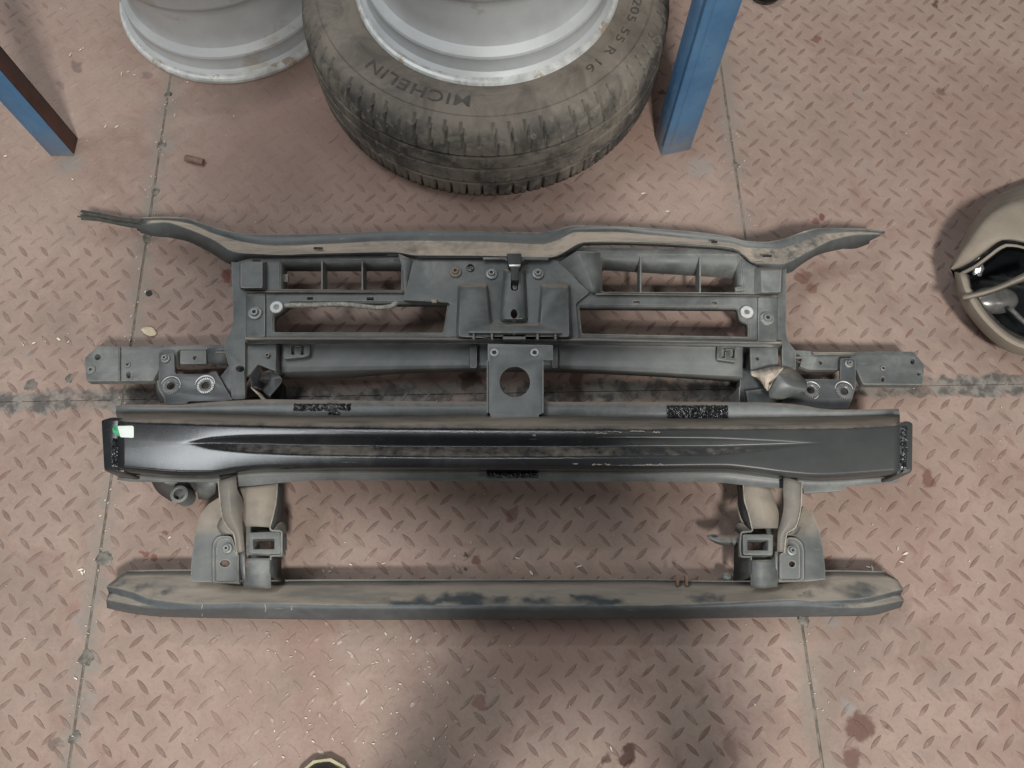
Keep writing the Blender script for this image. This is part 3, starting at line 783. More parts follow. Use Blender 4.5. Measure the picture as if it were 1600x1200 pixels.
for i in range(7):
    y0 = 329 + i * 2.2 + random.uniform(-.6, .6); x0 = 124 + random.uniform(-3, 7) + abs(i - 3)
    z0 = .045 + .004 * (i % 3)
    pts = [P(x0, y0, z0), P(150 + i, 333 + i * 2.0, z0 + .002), P(185, 339.5 + i * 1.9, z0 + .006), P(222, 344 + i * 2.2, .058)]
    tube('frayed_strand', [p + Vector((random.uniform(-.0006, .0006), random.uniform(-.0006, .0006), 0)) for p in pts], random.uniform(.0013, .0022), M_STRAND, A, 6)
strip('rail_underside', [[(213, 352, .05), (240, 356, .05), (275, 362, .052)], [(214, 360, .042), (240, 369, .038), (275, 372, .04)]], 8, M_BRKT, A)
strip('rail_underside', [[(1290, 384, .05), (1330, 376, .05), (1362, 369, .05)], [(1292, 388, .034), (1332, 389, .034), (1358, 381, .036)]], 8, M_BRKT, A)

# cross member below the openings
cm = [[(440, 534, .074), (800, 535, .074), (1160, 539, .074)], [(440, 538, .063), (800, 538.5, .063), (1160, 543, .063)],
      [(440, 573, .061), (800, 570, .061), (1160, 578, .061)], [(440, 581, .056), (800, 575, .056), (1160, 588, .056)], [(438, 592, .032), (530, 591, .032), (630, 584, .032), (760, 581, .032), (860, 582, .032), (1010, 588, .032), (1160, 598, .032)]]
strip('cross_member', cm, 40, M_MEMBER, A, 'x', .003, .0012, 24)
for (a, b) in ((734, 746), (862, 872)): block('member_rib', rect(a - 2, 538, b + 2, 577), rect(a + 1, 539, b - 1, 575), .060, .070, M_PLASTIC)
for q in ([(452, 532), (484, 533), (484, 555), (475, 558), (443, 561), (443, 533)], [(1121, 538), (1151, 540), (1151, 566), (1120, 562)]):
    xs = [p[0] for p in q]; cx = 464 if xs[0] < 800 else 1137
    cy = 546 if cx < 800 else 551
    hole = rect(cx - 9, cy - 8, cx + 11, cy + 8)
    s = plate('clip_socket', rnd(q, 4), .071, .010, M_PLASTIC, A, [rnd(hole, 2)], .0012)
    plate('clip_tongue', rect(cx - 4, cy - 2, cx + 6, cy + 9), .0685, .004, M_PLASTIC, s, bevel=.0006)
    plate('clip_bar', rect(cx - 3, cy - 6, cx + 6, cy - 4), .069, .003, M_PLASTIC, s, bevel=.0005)
# end boxes of the cross member
plate('end_box', rnd(FB([(115, 95), (620, 95), (612, 600), (500, 560), (330, 490), (220, 640), (150, 690), (118, 660)]), 2), .078, .004, M_PLASTIC, A, bevel=.001)
strip('end_box_wall', [[(432, 530, .078), (431, 555, .078), (431, 581, .078)], [(440, 532, .050), (442, 556, .050), (444, 588, .046)]], 8, M_BRKT, A, 'y')
lathe('hollow_boss', [(.0022, -.004), (.0022, .003), (.0034, .003), (.004, .002), (.004, -.004)], 14, M_PLASTIC, A, P(418, 555.5, .080), closed=True)
disc('boss_bore', 418, 555.5, .0806, .0021, .001, M_DARK, A, 10)
strip('torn_pocket', [FB([(330, 490, .076), (250, 570, .074), (220, 660, .07), (240, 850, .066)]), FB([(400, 620, .03), (380, 700, .03), (370, 760, .03), (400, 900, .035)]), FB([(560, 560, .076), (610, 640, .06), (700, 720, .05), (500, 1000, .06)])], 12, M_BRKT, A, 'l', .002)
strip('torn_edge', [FB([(225, 845, .080), (330, 960, .084), (425, 1085, .088)]), FB([(240, 860, .070), (360, 930, .078), (480, 1060, .084)])], 8, M_TORN, A, 'l', .0015, wob=.0006)
plate('end_wall', FB([(370, 760), (560, 660), (720, 790), (720, 1040), (480, 1040)]), .03, .02, M_DARK, A)
plate('end_box', rnd(FQ([(320, 150), (655, 130), (655, 400), (520, 430), (330, 460)]), 3), .078, .004, M_PLASTIC, A, bevel=.001)
plate('end_wall', FQ([(215, 150), (318, 150), (330, 470), (520, 660), (300, 820), (190, 820)]), .045, .02, M_BRKT, A)
plate('end_wall', FQ([(190, 640), (200, 640), (200, 822), (190, 822)]), .075, .05, M_STRAP, A, bevel=.0004)
disc('bore', *FQ([(408, 310)])[0], .0785, .0028, .001, M_DARK, A, 12)
strip('torn_flap', [FQ([(700, 385, .088), (830, 430, .090), (930, 510, .090), (1000, 610, .090), (995, 675, .090)]), FQ([(640, 470, .094), (700, 540, .098), (760, 600, .098), (850, 650, .096), (985, 680, .091)]),
                    FQ([(540, 690, .088), (545, 740, .086), (560, 790, .084), (640, 800, .084), (860, 740, .086)])], 14, M_PLASTIC, A, 'l', .003, .002)
strip('torn_edge', [FQ([(320, 460, .086), (480, 430, .088), (600, 400, .090), (735, 400, .092)]), FQ([(330, 510, .084), (400, 530, .088), (520, 500, .095), (700, 440, .097)]),
                    FQ([(400, 530, .082), (460, 600, .084), (530, 690, .088), (560, 600, .097)])], 14, M_TORN, A, 'l', .002, wob=.0012)
plate('flap_base', FQ([(270, 690), (520, 660), (900, 740), (700, 830), (300, 830)]), .055, .01, M_PLASTIC, A)

# number-plate bracket in the middle
brk = plate('centre_bracket', rnd([(762, 537), (864, 539), (864, 563), (848.5, 563), (848.5, 645), (842, 648), (842, 660), (766, 651), (766, 646), (761.5, 644)], 1.5), .118, .003, M_FLANGE, A,
            [circ(804.5, 596.7, 23.8, 40), circ(772.5, 551, 3.6, 14, 4.8), circ(835.5, 551, 3.6, 14, 4.8)], .0006)
for x in (772.5, 835.5): lathe('eyelet', [(.0034, -.001), (.0034, .0012), (.0046, .0018), (.0062, .001), (.0062, -.001)], 20, M_ZINC, brk, P(x, 551, .118), closed=True)
for x in (761.5, 848.5): plate('folded_edge', rect(x - 1.1, 563, x + 1.1, 645), .121, .012, M_FLANGE, brk, bevel=.0006)
plate('bracket_foot', F6([(470, 1132), (756, 1136), (762, 1162), (478, 1158)]), .122, .003, M_STRAP, brk, bevel=.0005)

# side arms with hinge brackets
ZA = .055
def arm(poly, mat=M_PLASTIC, z=ZA, th=.014, holes=(), r=4, name='side_arm'):
    return plate(name, rnd(poly, r), z, th, mat, A, holes, .0018)
al = arm(F4([(115, 905), (190, 840), (540, 840), (790, 832), (905, 828), (950, 800), (950, 870), (815, 860), (655, 860), (640, 872), (640, 960), (545, 960), (505, 1036), (125, 1040)]),
         holes=[F4([(172, 900), (185, 882), (205, 890), (208, 912), (180, 918)]), circ(*F4([(365, 1003)])[0], 3.4, 10, 5)], r=3)
plate('arm_recess', rnd(F4([(660, 862), (808, 862), (808, 940), (660, 940)]), 2), ZA + .002, .01, M_PLASTIC, A, [circ(*F4([(743, 905)])[0], 3.3, 12)])
strip('arm_step', [F4([(310, 846, ZA + .001), (310, 1036, ZA + .001)]), F4([(316, 846, ZA + .004), (316, 1036, ZA + .004)]), F4([(322, 846, ZA + .001), (322, 1036, ZA + .001)])], 4, M_PLASTIC, A, 'y', .001)
strip('arm_brace', [F4([(812, 850, ZA), (818, 930, ZA - .003), (840, 950, ZA - .008)]), F4([(935, 850, ZA + .01), (938, 900, ZA), (940, 950, ZA - .01)])], 6, M_PLASTIC, A, 'y')
strip('arm_brace', [F4([(860, 876, ZA + .014), (962, 872, ZA + .016)]), F4([(858, 882, ZA + .012), (962, 882, ZA + .014)])], 5, M_STRAP, A, 'x')
arm(F4([(940, 945), (1035, 950), (1035, 1010), (960, 1140), (880, 1020)]), z=ZA + .002, name='arm_gusset', r=2)
def bushing(px, py, z, sw=False):
    o = lathe('rubber_bushing', [(.006, -.006), (.006, .001), (.008, .0022), (.0105, .0016), (.011, -.004)], 24, M_BRKT, A, P(px, py, z), closed=True)
    c = P(px, py, z + .002)
    V, F = [], []
    for i in range(26):
        a = 2 * math.pi * i / 26
        for (r, s, zz) in ((.0098, -.0005, 0), (.0098, .0005, 0), (.0128, .0006, 0), (.0128, -.0006, 0)):
            V.append((c.x + r * math.cos(a) - s * math.sin(a), c.y + r * math.sin(a) + s * math.cos(a), c.z + .0004))
        V += [(v[0], v[1], v[2] - .003) for v in V[-4:]]
        k = len(V) - 8
        F += [(k, k + 1, k + 2, k + 3), (k, k + 4, k + 5, k + 1), (k + 1, k + 5, k + 6, k + 2), (k + 2, k + 6, k + 7, k + 3), (k + 3, k + 7, k + 4, k)]
    obj('serration', V, F, M_BRIGHT if sw else M_BOLT, o, 30)
    return o
def crescent(px, py, z, r, a0, a1, w):
    V, F = [], []; c = P(px, py, z); n = 18
    for i in range(n + 1):
        t = i / n; a = a0 + (a1 - a0) * t; ww = w * (.35 + .65 * math.sin(math.pi * t))
        for q in (r - ww / 2, r + ww / 2): V.append((c.x + q * math.cos(a), c.y + q * math.sin(a), c.z))
    for i in range(n): F.append((2 * i, 2 * i + 1, 2 * i + 3, 2 * i + 2))
    return obj('scraped_ring', V, F, M_BRIGHT, A, 40, .0006, 0)
zb = .066
hb = FK([(80, 240), (120, 205), (320, 205), (350, 240), (360, 570), (400, 592), (900, 590), (1060, 545), (1240, 850), (1350, 1030), (1200, 1060), (600, 1060), (560, 1105), (215, 1110), (110, 900), (85, 720)])
plate('hinge_bracket', rnd(hb, 2), zb, .004, M_BRKT, A, [circ(*FK([(295, 800)])[0], 7.8), circ(*FK([(885, 790)])[0], 7.8)], .001)
bushing(*FK([(295, 800)])[0], zb); bushing(*FK([(885, 790)])[0], zb, True)
crescent(*FK([(290, 790)])[0], zb + .0012, .0148, -.3, math.pi * .95, .0016)
crescent(*FK([(875, 780)])[0], zb + .0012, .0152, .05, math.pi * 1.02, .0028)
add_bolt(bo, *FK([(195, 322)])[0], zb + .003, .78)
tube('bracket_lip', [P(*p) for p in samp([(p[0], p[1], zb - .001) for p in FK([(75, 710), (90, 830), (140, 920), (190, 1000), (205, 1090)])], 12, 'l')], .0016, M_BRKT, A)
strip('bracket_side', [FK([(0, 720, .03), (20, 930, .03), (110, 1090, .03)]), FK([(75, 710, zb - .003), (95, 850, zb - .003), (200, 1080, zb - .003)])], 8, M_BRKT, A, 'l')
# right arm
arm(F8([(1255, 872), (1190, 795), (860, 797), (615, 793), (515, 788), (470, 745), (470, 840), (550, 835), (770, 835), (775, 890), (862, 890), (905, 985), (1245, 988)]),
    holes=[circ(*F8([(1187, 853)])[0], 3.3, 12, 4.6), circ(*F8([(1222, 923)])[0], 2.8, 12), circ(*F8([(1018, 955)])[0], 2.4, 10, 4)], r=3)
plate('arm_recess', rnd(F8([(560, 822), (770, 822), (770, 900), (600, 900), (545, 880)]), 2), ZA + .002, .01, M_PLASTIC, A, [circ(*F8([(662, 860)])[0], 3.2, 12)])
strip('arm_brace', [F8([(480, 830, ZA + .012), (560, 830, ZA + .012)]), F8([(480, 836, ZA + .010), (565, 838, ZA + .010)])], 5, M_STRAP, A, 'x')
strip('arm_lip', [F8([(610, 795, ZA + .002), (860, 797, ZA + .002)]), F8([(625, 812, ZA + .008), (862, 806, ZA + .008)])], 8, M_RAIL, A, 'x')
strip('arm_brace', [F8([(495, 838, ZA), (500, 890, ZA - .01)]), F8([(610, 880, ZA + .002), (560, 905, ZA - .012)])], 6, M_BRKT, A, 'l')
hb2 = FQ([(1395, 330), (1410, 300), (1560, 300), (1580, 330), (1580, 640), (1545, 760), (1490, 900), (1100, 905), (700, 830), (800, 640), (960, 548), (1390, 552)])
plate('hinge_bracket', rnd(hb2, 2), zb, .004, M_BRKT, A, [circ(*FQ([(1040, 680)])[0], 7.8), circ(*FQ([(1440, 700)])[0], 7.8)], .001)
bushing(*FQ([(1040, 680)])[0], zb); bushing(*FQ([(1440, 700)])[0], zb)
crescent(*FQ([(1055, 680)])[0], zb + .0012, .0134, .25, math.pi * .8, .0020); crescent(*FQ([(1040, 690)])[0], zb + .0012, .0136, -1.3, -.5, .0014)
crescent(*FQ([(1440, 680)])[0], zb + .0012, .0138, .05, math.pi * .95, .0020)
add_bolt(bo, *FQ([(1500, 365)])[0], zb + .003, .72)
for (q, r) in ((F4([(152, 973)])[0], 7), (F4([(362, 945)])[0], 4.2), (F8([(1018, 893)])[0], 4.2)):
    lathe('hollow_boss', [(.0024, -.004), (.0024, .0015), (r * .0007, .002), (r * .00105, .001), (r * .00105, -.004)], 18, M_PLASTIC, A, P(*q, ZA + .001), closed=True)
    disc('boss_bore', *q, ZA + .0016, .0023, .001, M_DARK, A, 10)

# ---------------------------------------------------------------- bumper beam
fl = .108
c0 = [(182, 634, fl), (200, 632, fl), (275, 632.5, fl), (320, 629, fl), (365, 626, fl), (419, 624, fl), (500, 625, fl), (760, 627.5, fl), (1042, 628, fl), (1100, 628, fl), (1199, 629, fl), (1246, 632, fl), (1298, 640, fl), (1330, 640, fl), (1404, 638.5, fl)]
c1 = [(181, 644, fl), (275, 644.5, fl), (365, 647, fl), (500, 649.5, fl), (760, 648, fl), (847, 648.5, fl), (1042, 653, fl), (1100, 653, fl), (1300, 650, fl), (1406, 648, fl)]
c2 = [(184, 653, .150), (230, 655.5, .151), (365, 659, .152), (500, 661.5, .152), (760, 664, .152), (980, 665.5, .152), (1100, 666, .152), (1302, 665, .151), (1406, 660, .150)]
c3 = [(184, 659, .158), (365, 664.5, .159), (500, 667.5, .159), (760, 670, .159), (980, 671, .159), (1100, 671, .159), (1302, 670, .159), (1406, 666, .158)]
u_ = [(184, 684, .1595), (286, 690, .160), (330, 684, .160), (400, 681, .160), (500, 681, .160), (760, 682.5, .160), (1100, 684, .160), (1200, 688, .160), (1291, 691, .160), (1406, 688, .1595)]
g_ = [(184, 692, .1595), (286, 692.5, .160), (330, 691, .156), (400, 692.5, .150), (500, 695, .146), (760, 697, .146), (1100, 697, .148), (1200, 694.5, .154), (1291, 692.5, .160), (1406, 695, .1595)]
l_ = [(184, 702, .1595), (286, 695, .160), (330, 702, .160), (400, 708, .160), (500, 711.5, .160), (760, 714.5, .160), (1100, 712.5, .160), (1200, 704, .160), (1291, 694, .160), (1406, 704, .1595)]
c4 = [(184, 730, .158), (297, 738, .159), (330, 738, .159), (365, 733, .159), (410, 729, .159), (540, 727, .159), (980, 729, .159), (1130, 727.5, .159), (1180, 732, .159), (1226, 738, .159), (1280, 742, .159), (1406, 735, .158)]
c5 = [(184, 736, .150), (297, 743.5, .150), (330, 743.5, .150), (365, 738, .150), (410, 734, .150), (540, 732, .150), (980, 734, .150), (1130, 732.5, .150), (1180, 737.5, .150), (1226, 743, .150), (1280, 747, .150), (1406, 740, .150)]
c6 = [(p[0], p[1] + 4.5, .122) for p in c5]
c7 = [(183, 749.5, fl), (207, 753, fl), (333, 753.5, fl), (374, 760, fl), (432, 755, fl), (490, 750.5, fl), (540, 750.5, fl), (740, 751, fl), (930, 752.5, fl), (1105, 752.5, fl), (1158, 757.5, fl), (1224, 763, fl), (1300, 761, fl), (1402, 754, fl)]
beam = strip('bumper_beam', [c1, c2, c3, u_, g_, l_, c4, c5, c6], 110, M_BEAM, A, 'x', .003, .0032, 40)
strip('beam_flange', [c0, c1], 60, M_FLANGE, beam, 'x', .003)
strip('beam_flange', [c6, [(p[0], p[1] + 6, fl + .002) for p in c5], c7], 60, M_FLANGE, beam, 'x', .003, .002)
cap1 = rnd([(155.5, 655), (172, 650), (194, 651), (197, 738), (188, 738.5), (160, 735)], 5)
plate('beam_end_cap', cap1, .153, .05, M_BEAM, beam, (), .006)
cap2 = rnd([(1400, 661), (1420, 655.5), (1429, 660), (1428, 736), (1420, 740), (1401, 743)], 4)
plate('beam_end_cap', cap2, .157, .05, M_BEAM, beam, (), .006)
plate('white_label', rnd([(183.5, 665.5), (207, 665), (209, 667), (209, 683), (207, 684), (188, 683)], 1.5), .1606, .0008, M_LABEL, beam, bevel=.0002)
plate('green_mark', rnd([(175.5, 668), (180, 663.5), (185, 666), (188, 675), (187, 682), (181, 681), (176, 675)], 2), .1604, .0012, M_GREEN, beam, bevel=.0003)
def lumps(name, x0, y0, x1, y1, z, amp, par, nx, ny, sl=0.0):
    V, F = [], []
    for i in range(nx):
        for j in range(ny):
            dd = min(i, nx - 1 - i, j, ny - 1 - j); edge = dd == 0 or (dd == 1 and random.random() < .55) or random.random() < .06
            p = P(x0 + (x1 - x0) * i / (nx - 1) + random.uniform(-.6, .6), y0 + (y1 - y0) * j / (ny - 1) + random.uniform(-.6, .6), z)
            V.append((p.x, p.y, z - .0012 if edge else z + amp * random.random()))
    for i in range(nx - 1):
        for j in range(ny - 1):
            a, b, c, d = i * ny + j, i * ny + j + 1, (i + 1) * ny + j + 1, (i + 1) * ny + j
            F += [(a, b, c), (a, c, d)]
    return obj(name, V, F, M_SEAL, par, 70)
lumps('lumpy_weld', 1042, 633, 1138, 654, fl + .0022, .004, beam, 58, 13)
lumps('lumpy_weld', 458, 630, 548, 642, fl + .0016, .0032, beam, 50, 7)
lumps('lumpy_weld', 512, 641, 532, 649, fl + .0012, .003, beam, 10, 6)
lumps('lumpy_weld', 760, 736, 842, 747, .124, .0034, beam, 46, 7)
lumps('lumpy_weld', 174, 684, 189, 729, .1545, .004, beam, 9, 28)
lumps('lumpy_weld', 1406, 665, 1419, 734, .1575, .003, beam, 8, 38)
for (x, y, L) in ((985, 674, 22), (930, 677, 18), (905, 676, 14), (950, 675, 22), (1020, 675, 12), (895, 725, 8), (925, 725.5, 16), (945, 725.5, 8), (1010, 726, 10), (1030, 725.5, 6), (832, 680, 5)):
    V, F = [], []
    for i in range(9):
        p = P(x + L * i / 8, y + random.uniform(-1, 1), .1608); h_ = random.uniform(.0002, .0011)
        V += [(p.x, p.y - h_, p.z), (p.x, p.y + h_, p.z)]
    for i in range(8): F.append((2 * i, 2 * i + 1, 2 * i + 3, 2 * i + 2))
    obj('paint_scrape', V, F, M_TORN, beam, 60, .0004)
plate('mounting_plate', rnd([(1254, 750), (1333, 750), (1325, 761), (1313, 767), (1256, 771)], 3), .075, .006, M_FLANGE, A)

# tube boss under the beam, left
pod = strip('mounting_pod', [FE([(345, 90, .05), (380, 150, .045), (430, 190, .04), (470, 215, .04)]), FE([(420, 90, .075), (450, 110, .07), (470, 130, .065), (480, 150, .06)]), FE([(640, 90, .06), (630, 140, .055), (600, 190, .045), (560, 220, .04)])], 10, M_BRKT, A, 'l')
strip('mounting_pod', [FE([(620, 95, .07), (690, 95, .072), (755, 95, .07)]), FE([(640, 200, .04), (690, 205, .04), (740, 185, .04)])], 8, M_PLASTIC, A, 'x')
q = FE([(520, 168)])[0]
lathe('tube_boss', [(.008, -.02), (.008, .001), (.0095, .002), (.0125, .0005), (.013, -.03)], 24, M_PLASTIC, A, P(*q, .085), closed=True)
disc('tube_bore', *q, .076, .0082, .002, M_BRKT, A, 16)

# ---------------------------------------------------------------- brackets between the two beams
zs = lambda t, a, b: a + (b - a) * t
def mirrorless(side):
    if side < 0:
        F_ = FL
        outer_panel = FE([(775, 180), (700, 228), (645, 300), (612, 440), (592, 600), (588, 700), (600, 718), (735, 720), (895, 730), (895, 540), (860, 430), (790, 310)])
        hole = circ(*FE([(806, 602)])[0], 8, 18, 5.6)
        rb = FE([(722, 480), (745, 437), (780, 424), (850, 426), (880, 520), (894, 540), (894, 726), (722, 726)])
        rt = FE([(752, 490), (768, 458), (795, 446), (842, 448), (862, 520), (882, 540), (882, 712), (752, 712)])
        bolt = FE([(818, 507)])[0]
        s1 = ([(140, 80, .128), (155, 240, .122), (180, 440, .112), (240, 560, .104), (300, 625, .098), (335, 825, .088)],
              [(235, 50, .129), (255, 240, .1235), (275, 440, .1135), (322, 560, .1055), (350, 640, .1), (375, 820, .0895)],
              [(325, 22, .128), (338, 160, .122), (400, 300, .108), (385, 450, .106), (398, 570, .100), (415, 800, .088)])
        s2 = ([(330, 150, .104), (400, 300, .102), (395, 450, .098), (425, 550, .096)], [(560, 130, .107), (565, 300, .1055), (560, 440, .102), (560, 552, .099)], [(755, 105, .106), (748, 250, .104), (715, 420, .100), (680, 560, .098)])
        sw = ([(755, 105, .105), (748, 250, .103), (715, 420, .099), (690, 570, .097)], [(812, 105, .06), (805, 330, .06), (795, 490, .07), (720, 580, .085)])
        sock = [(448, 610), (782, 600), (795, 640), (795, 830), (780, 850), (470, 832), (448, 800)]
        sh = [(502, 682), (718, 680), (718, 782), (508, 784)]
        rim = [(680, 560), (690, 590), (790, 600), (803, 615), (803, 840), (790, 852), (690, 858), (685, 900)]
        shadowbox = [(430, 548), (670, 548), (745, 612), (745, 840), (690, 885), (450, 890), (430, 830)]
        col = ([(440, 885, .082), (430, 1040, .078), (400, 1180, .07)], [(560, 885, .085), (560, 1040, .081), (560, 1195, .072)], [(690, 880, .084), (685, 1060, .080), (690, 1195, .07)])
        cs = ([(690, 860, .086), (690, 1060, .08), (780, 1110, .06)], [(800, 850, .05), (800, 1060, .045), (840, 1115, .04)])
        ear = ([(720, 580, .096), (800, 500, .08), (850, 540, .07)], [(800, 600, .09), (805, 700, .07), (860, 800, .06)])
        fold = ([(360, 810, .085), (375, 1000, .08), (390, 1150, .07)], [(415, 800, .086), (420, 1040, .08), (425, 1160, .07)])
        flap = ([(180, 460, .085), (125, 550, .082), (175, 635, .08)], [(200, 480, .088), (240, 570, .088), (300, 630, .086)])
    else:
        F_ = FR
        outer_panel = FR([(1030, 330), (1130, 410), (1200, 560), (1240, 740), (1265, 960), (1272, 1105), (1090, 1125), (780, 1130), (780, 830), (850, 660), (980, 520)])
        hole = circ(*FR([(917, 943)])[0], 5, 16)
        rb = FR([(858, 650), (960, 655), (1035, 715), (1052, 790), (1052, 1115), (782, 1115), (782, 830), (850, 815)])
        rt = FR([(870, 710), (935, 705), (985, 750), (998, 800), (998, 1100), (795, 1100), (795, 840), (862, 825)])
        bolt = FR([(917, 800)])[0]
        s1 = ([(830, 35, .128), (826, 180, .122), (830, 330, .112), (790, 540, .100), (768, 620, .098), (760, 812, .088)],
              [(930, 60, .129), (930, 220, .1235), (925, 380, .1135), (870, 540, .105), (812, 640, .1), (800, 815, .0895)],
              [(1020, 95, .128), (1014, 300, .120), (990, 450, .112), (945, 570, .104), (862, 625, .100), (838, 822, .088)])
        s2 = ([(410, 115, .106), (420, 260, .104), (465, 420, .100), (502, 575, .098)], [(560, 130, .107), (590, 290, .1055), (620, 430, .102), (640, 570, .099)], [(690, 150, .104), (740, 290, .102), (780, 430, .098), (770, 570, .096)])
        sw = ([(412, 115, .105), (422, 260, .103), (465, 420, .099), (495, 580, .097)], [(345, 115, .06), (352, 300, .06), (370, 430, .07), (440, 575, .085)])
        sock = [(402, 640), (410, 628), (715, 628), (725, 650), (722, 840), (710, 852), (405, 852)]
        sh = [(460, 693), (668, 693), (668, 795), (460, 795)]
        rim = [(505, 575), (495, 600), (395, 612), (386, 625), (375, 760), (382, 850), (395, 866), (490, 868), (490, 900)]
        shadowbox = [(505, 570), (735, 570), (735, 650), (715, 895), (495, 900), (440, 850), (440, 625)]
        col = ([(490, 900, .084), (488, 1060, .080), (488, 1190, .07)], [(620, 900, .085), (620, 1040, .081), (620, 1195, .072)], [(740, 895, .082), (768, 1050, .078), (765, 1180, .07)])
        cs = ([(488, 870, .086), (488, 1060, .08), (400, 1110, .06)], [(315, 700, .05), (310, 1000, .045), (300, 1115, .04)])
        ear = ([(490, 590, .096), (360, 515, .08), (320, 560, .07)], [(400, 615, .09), (390, 640, .07), (330, 600, .065)])
        fold = ([(735, 815, .085), (735, 1000, .08), (740, 1060, .07)], [(775, 810, .086), (775, 1000, .08), (765, 1150, .07)])
        flap = ([(960, 540, .09), (1010, 560, .084), (960, 640, .08)], [(900, 580, .09), (930, 600, .088), (865, 640, .086)])
    plate('bracket_panel', rnd(outer_panel, 3), .074, .006, M_COLUMN, A, [hole], .002)
    b_, t_ = rnd(rb, 5), rnd(rt, 5)
    loft('bolt_recess', [ring(b_, .0755), ring([((p[0] * 3 + q[0]) / 4, (p[1] * 3 + q[1]) / 4) for p, q in zip(b_, t_)], .0805), ring([((p[0] + q[0] * 3) / 4, (p[1] + q[1] * 3) / 4) for p, q in zip(b_, t_)], .0795), ring(t_, .0768)], M_COLUMN, A, [hole], .004, 60)
    add_bolt(bo, *bolt, .080, .78)
    strip('bracket_strap', [F_(c) for c in s1], 18, M_STRAP, A, 'y', .002, 0, 14)
    strip('bracket_column', [F_(c) for c in s2], 14, M_COLUMN, A, 'y', .003, 0, 14)
    strip('column_side', [F_(c) for c in sw], 10, M_DARKSIDE, A, 'l', .002)
    for ed in ((s1[0], s2[2], sw[1]) if side < 0 else (s1[2], s2[0], sw[1])):
        tube('folded_edge', [P(p[0], p[1], p[2] + .0006) for p in samp(F_(ed), 16, 'l')], .0010, M_EDGE, A, 6)
    plate('socket_well', F_(shadowbox), .072, .03, M_PLASTIC, A, [F_(sh)], .001)
    plate('socket_block', rnd(F_(sock), 3), .098, .024, M_PLASTIC, A, [F_(sh)], .003)
    tube('socket_rim', [P(*p) for p in samp([(p[0], p[1], .099) for p in F_(rim)], 30, 'l')], .0014, M_COLUMN, A, 6)
    strip('lower_column', [F_(c) for c in col], 10, M_PLASTIC, A, 'y', .003, 0, 14)
    strip('column_side', [F_(c) for c in cs], 8, M_DARKSIDE, A, 'l', .002)
    strip('socket_ear', [F_(c) for c in ear], 6, M_COLUMN, A, 'l', .002)
    strip('column_fold', [F_(c) for c in fold], 6, M_BRKT, A, 'y', .002)
    strip('panel_tab', [F_(c) for c in flap], 6, M_COLUMN, A, 'l', .002)
mirrorless(-1); mirrorless(1)
tg = strip('metal_tongue', [FR([(25, 648, .05), (80, 630, .054), (200, 638, .06), (370, 638, .07)]), FR([(40, 668, .052), (120, 700, .056), (200, 715, .062), (340, 712, .072)]), FR([(60, 690, .048), (150, 738, .052), (230, 748, .056), (320, 752, .066)])], 10, M_FLANGE, A, 'x', .0018)
plate('tongue_slot', rnd(FR([(70, 645), (120, 642), (155, 655), (110, 664)]), 1), .0575, .001, M_DARK, tg, bevel=.0002)
tube('bright_pin', [P(*FR([(280, 698)])[0], .062), P(*FR([(318, 700)])[0], .064)], .0018, M_BRIGHT, A)
blob('weld_nut', P(*FG([(385, 690)])[0], .03), .008, .006, M_FLANGE, A, 8, .12)

# ---------------------------------------------------------------- lower beam
t0 = [(197, 894, .040), (245, 893, .040), (295, 892.5, .040), (335, 902, .040), (372, 909.5, .040), (500, 908, .040), (1000, 908, .040), (1130, 910, .040), (1200, 909, .040), (1240, 902, .040), (1290, 893.5, .040), (1386, 895.5, .040)]
t1 = [(184, 902, .046), (245, 902, .047), (295, 903, .048), (335, 910, .05), (372, 917.5, .050), (500, 917, .050), (1000, 917, .050), (1130, 918, .050), (1200, 918, .050), (1240, 910, .05), (1290, 904, .048), (1403, 906, .046)]
t2 = [(166, 916, .056), (190, 921, .062), (212, 927, .068), (237, 937, .072), (312, 944, .076), (375, 942, .076), (550, 945, .076), (1000, 945.5, .076), (1120, 942, .076), (1240, 937, .076), (1265, 939.5, .075), (1340, 936, .070), (1412, 921, .056)]
t2n = [(170, 926, .042), (200, 934, .054), (237, 944, .068), (312, 948, .076), (375, 946, .076), (550, 949, .076), (1000, 949.5, .076), (1120, 946.5, .076), (1240, 942, .075), (1340, 943, .062), (1407, 929, .044)]
t2m = [(166, 937, .054), (200, 944, .062), (237, 950, .070), (312, 953, .074), (375, 951, .074), (550, 953, .074), (1000, 953, .074), (1120, 951, .074), (1240, 948, .073), (1340, 950, .066), (1413, 938, .052)]
t3 = [(167, 950, .038), (200, 956, .044), (250, 962, .05), (375, 965, .052), (550, 967, .052), (1000, 966, .052), (1120, 965, .052), (1240, 962.5, .052), (1357, 960.5, .046), (1408, 949, .036)]
t4 = [(170, 951, .012), (200, 957.5, .012), (250, 963.5, .012), (375, 966.5, .012), (550, 968.5, .012), (1000, 967.5, .012), (1240, 964, .012), (1357, 962, .012), (1405, 950, .012)]
lb = strip('lower_beam', [t0, t1, t2, t2n, t2m, t3, t4], 120, M_LOWER, A, 'x', .003, .0018, 30)
strip('rear_wall', [[(p[0], p[1] - .5, .0405) for p in t0], [PX(Vector((P(p[0], p[1], .04).x, P(p[0], p[1], .04).y, .004))) + (.004,) for p in t0]], 60, M_LOWER, lb, 'x', .002)
for x in (1057, 1071): plate('clip_prong', rect(x, 899, x + 4.5, 915), .056, .008, M_WOOD, lb, bevel=.0006)
for (x, y0, y1) in ((316, 944, 962), (415, 944, 966), (456, 947, 953)):
    pts = [P(x + random.uniform(-1.2, 1.2), y0 + (y1 - y0) * i / 6, .0765 - .024 * max(0, (i / 6 * (y1 - y0) - 6) / 14)) for i in range(7)]
    tube('paint_crack', pts, .0005, M_TORN, lb, 5)

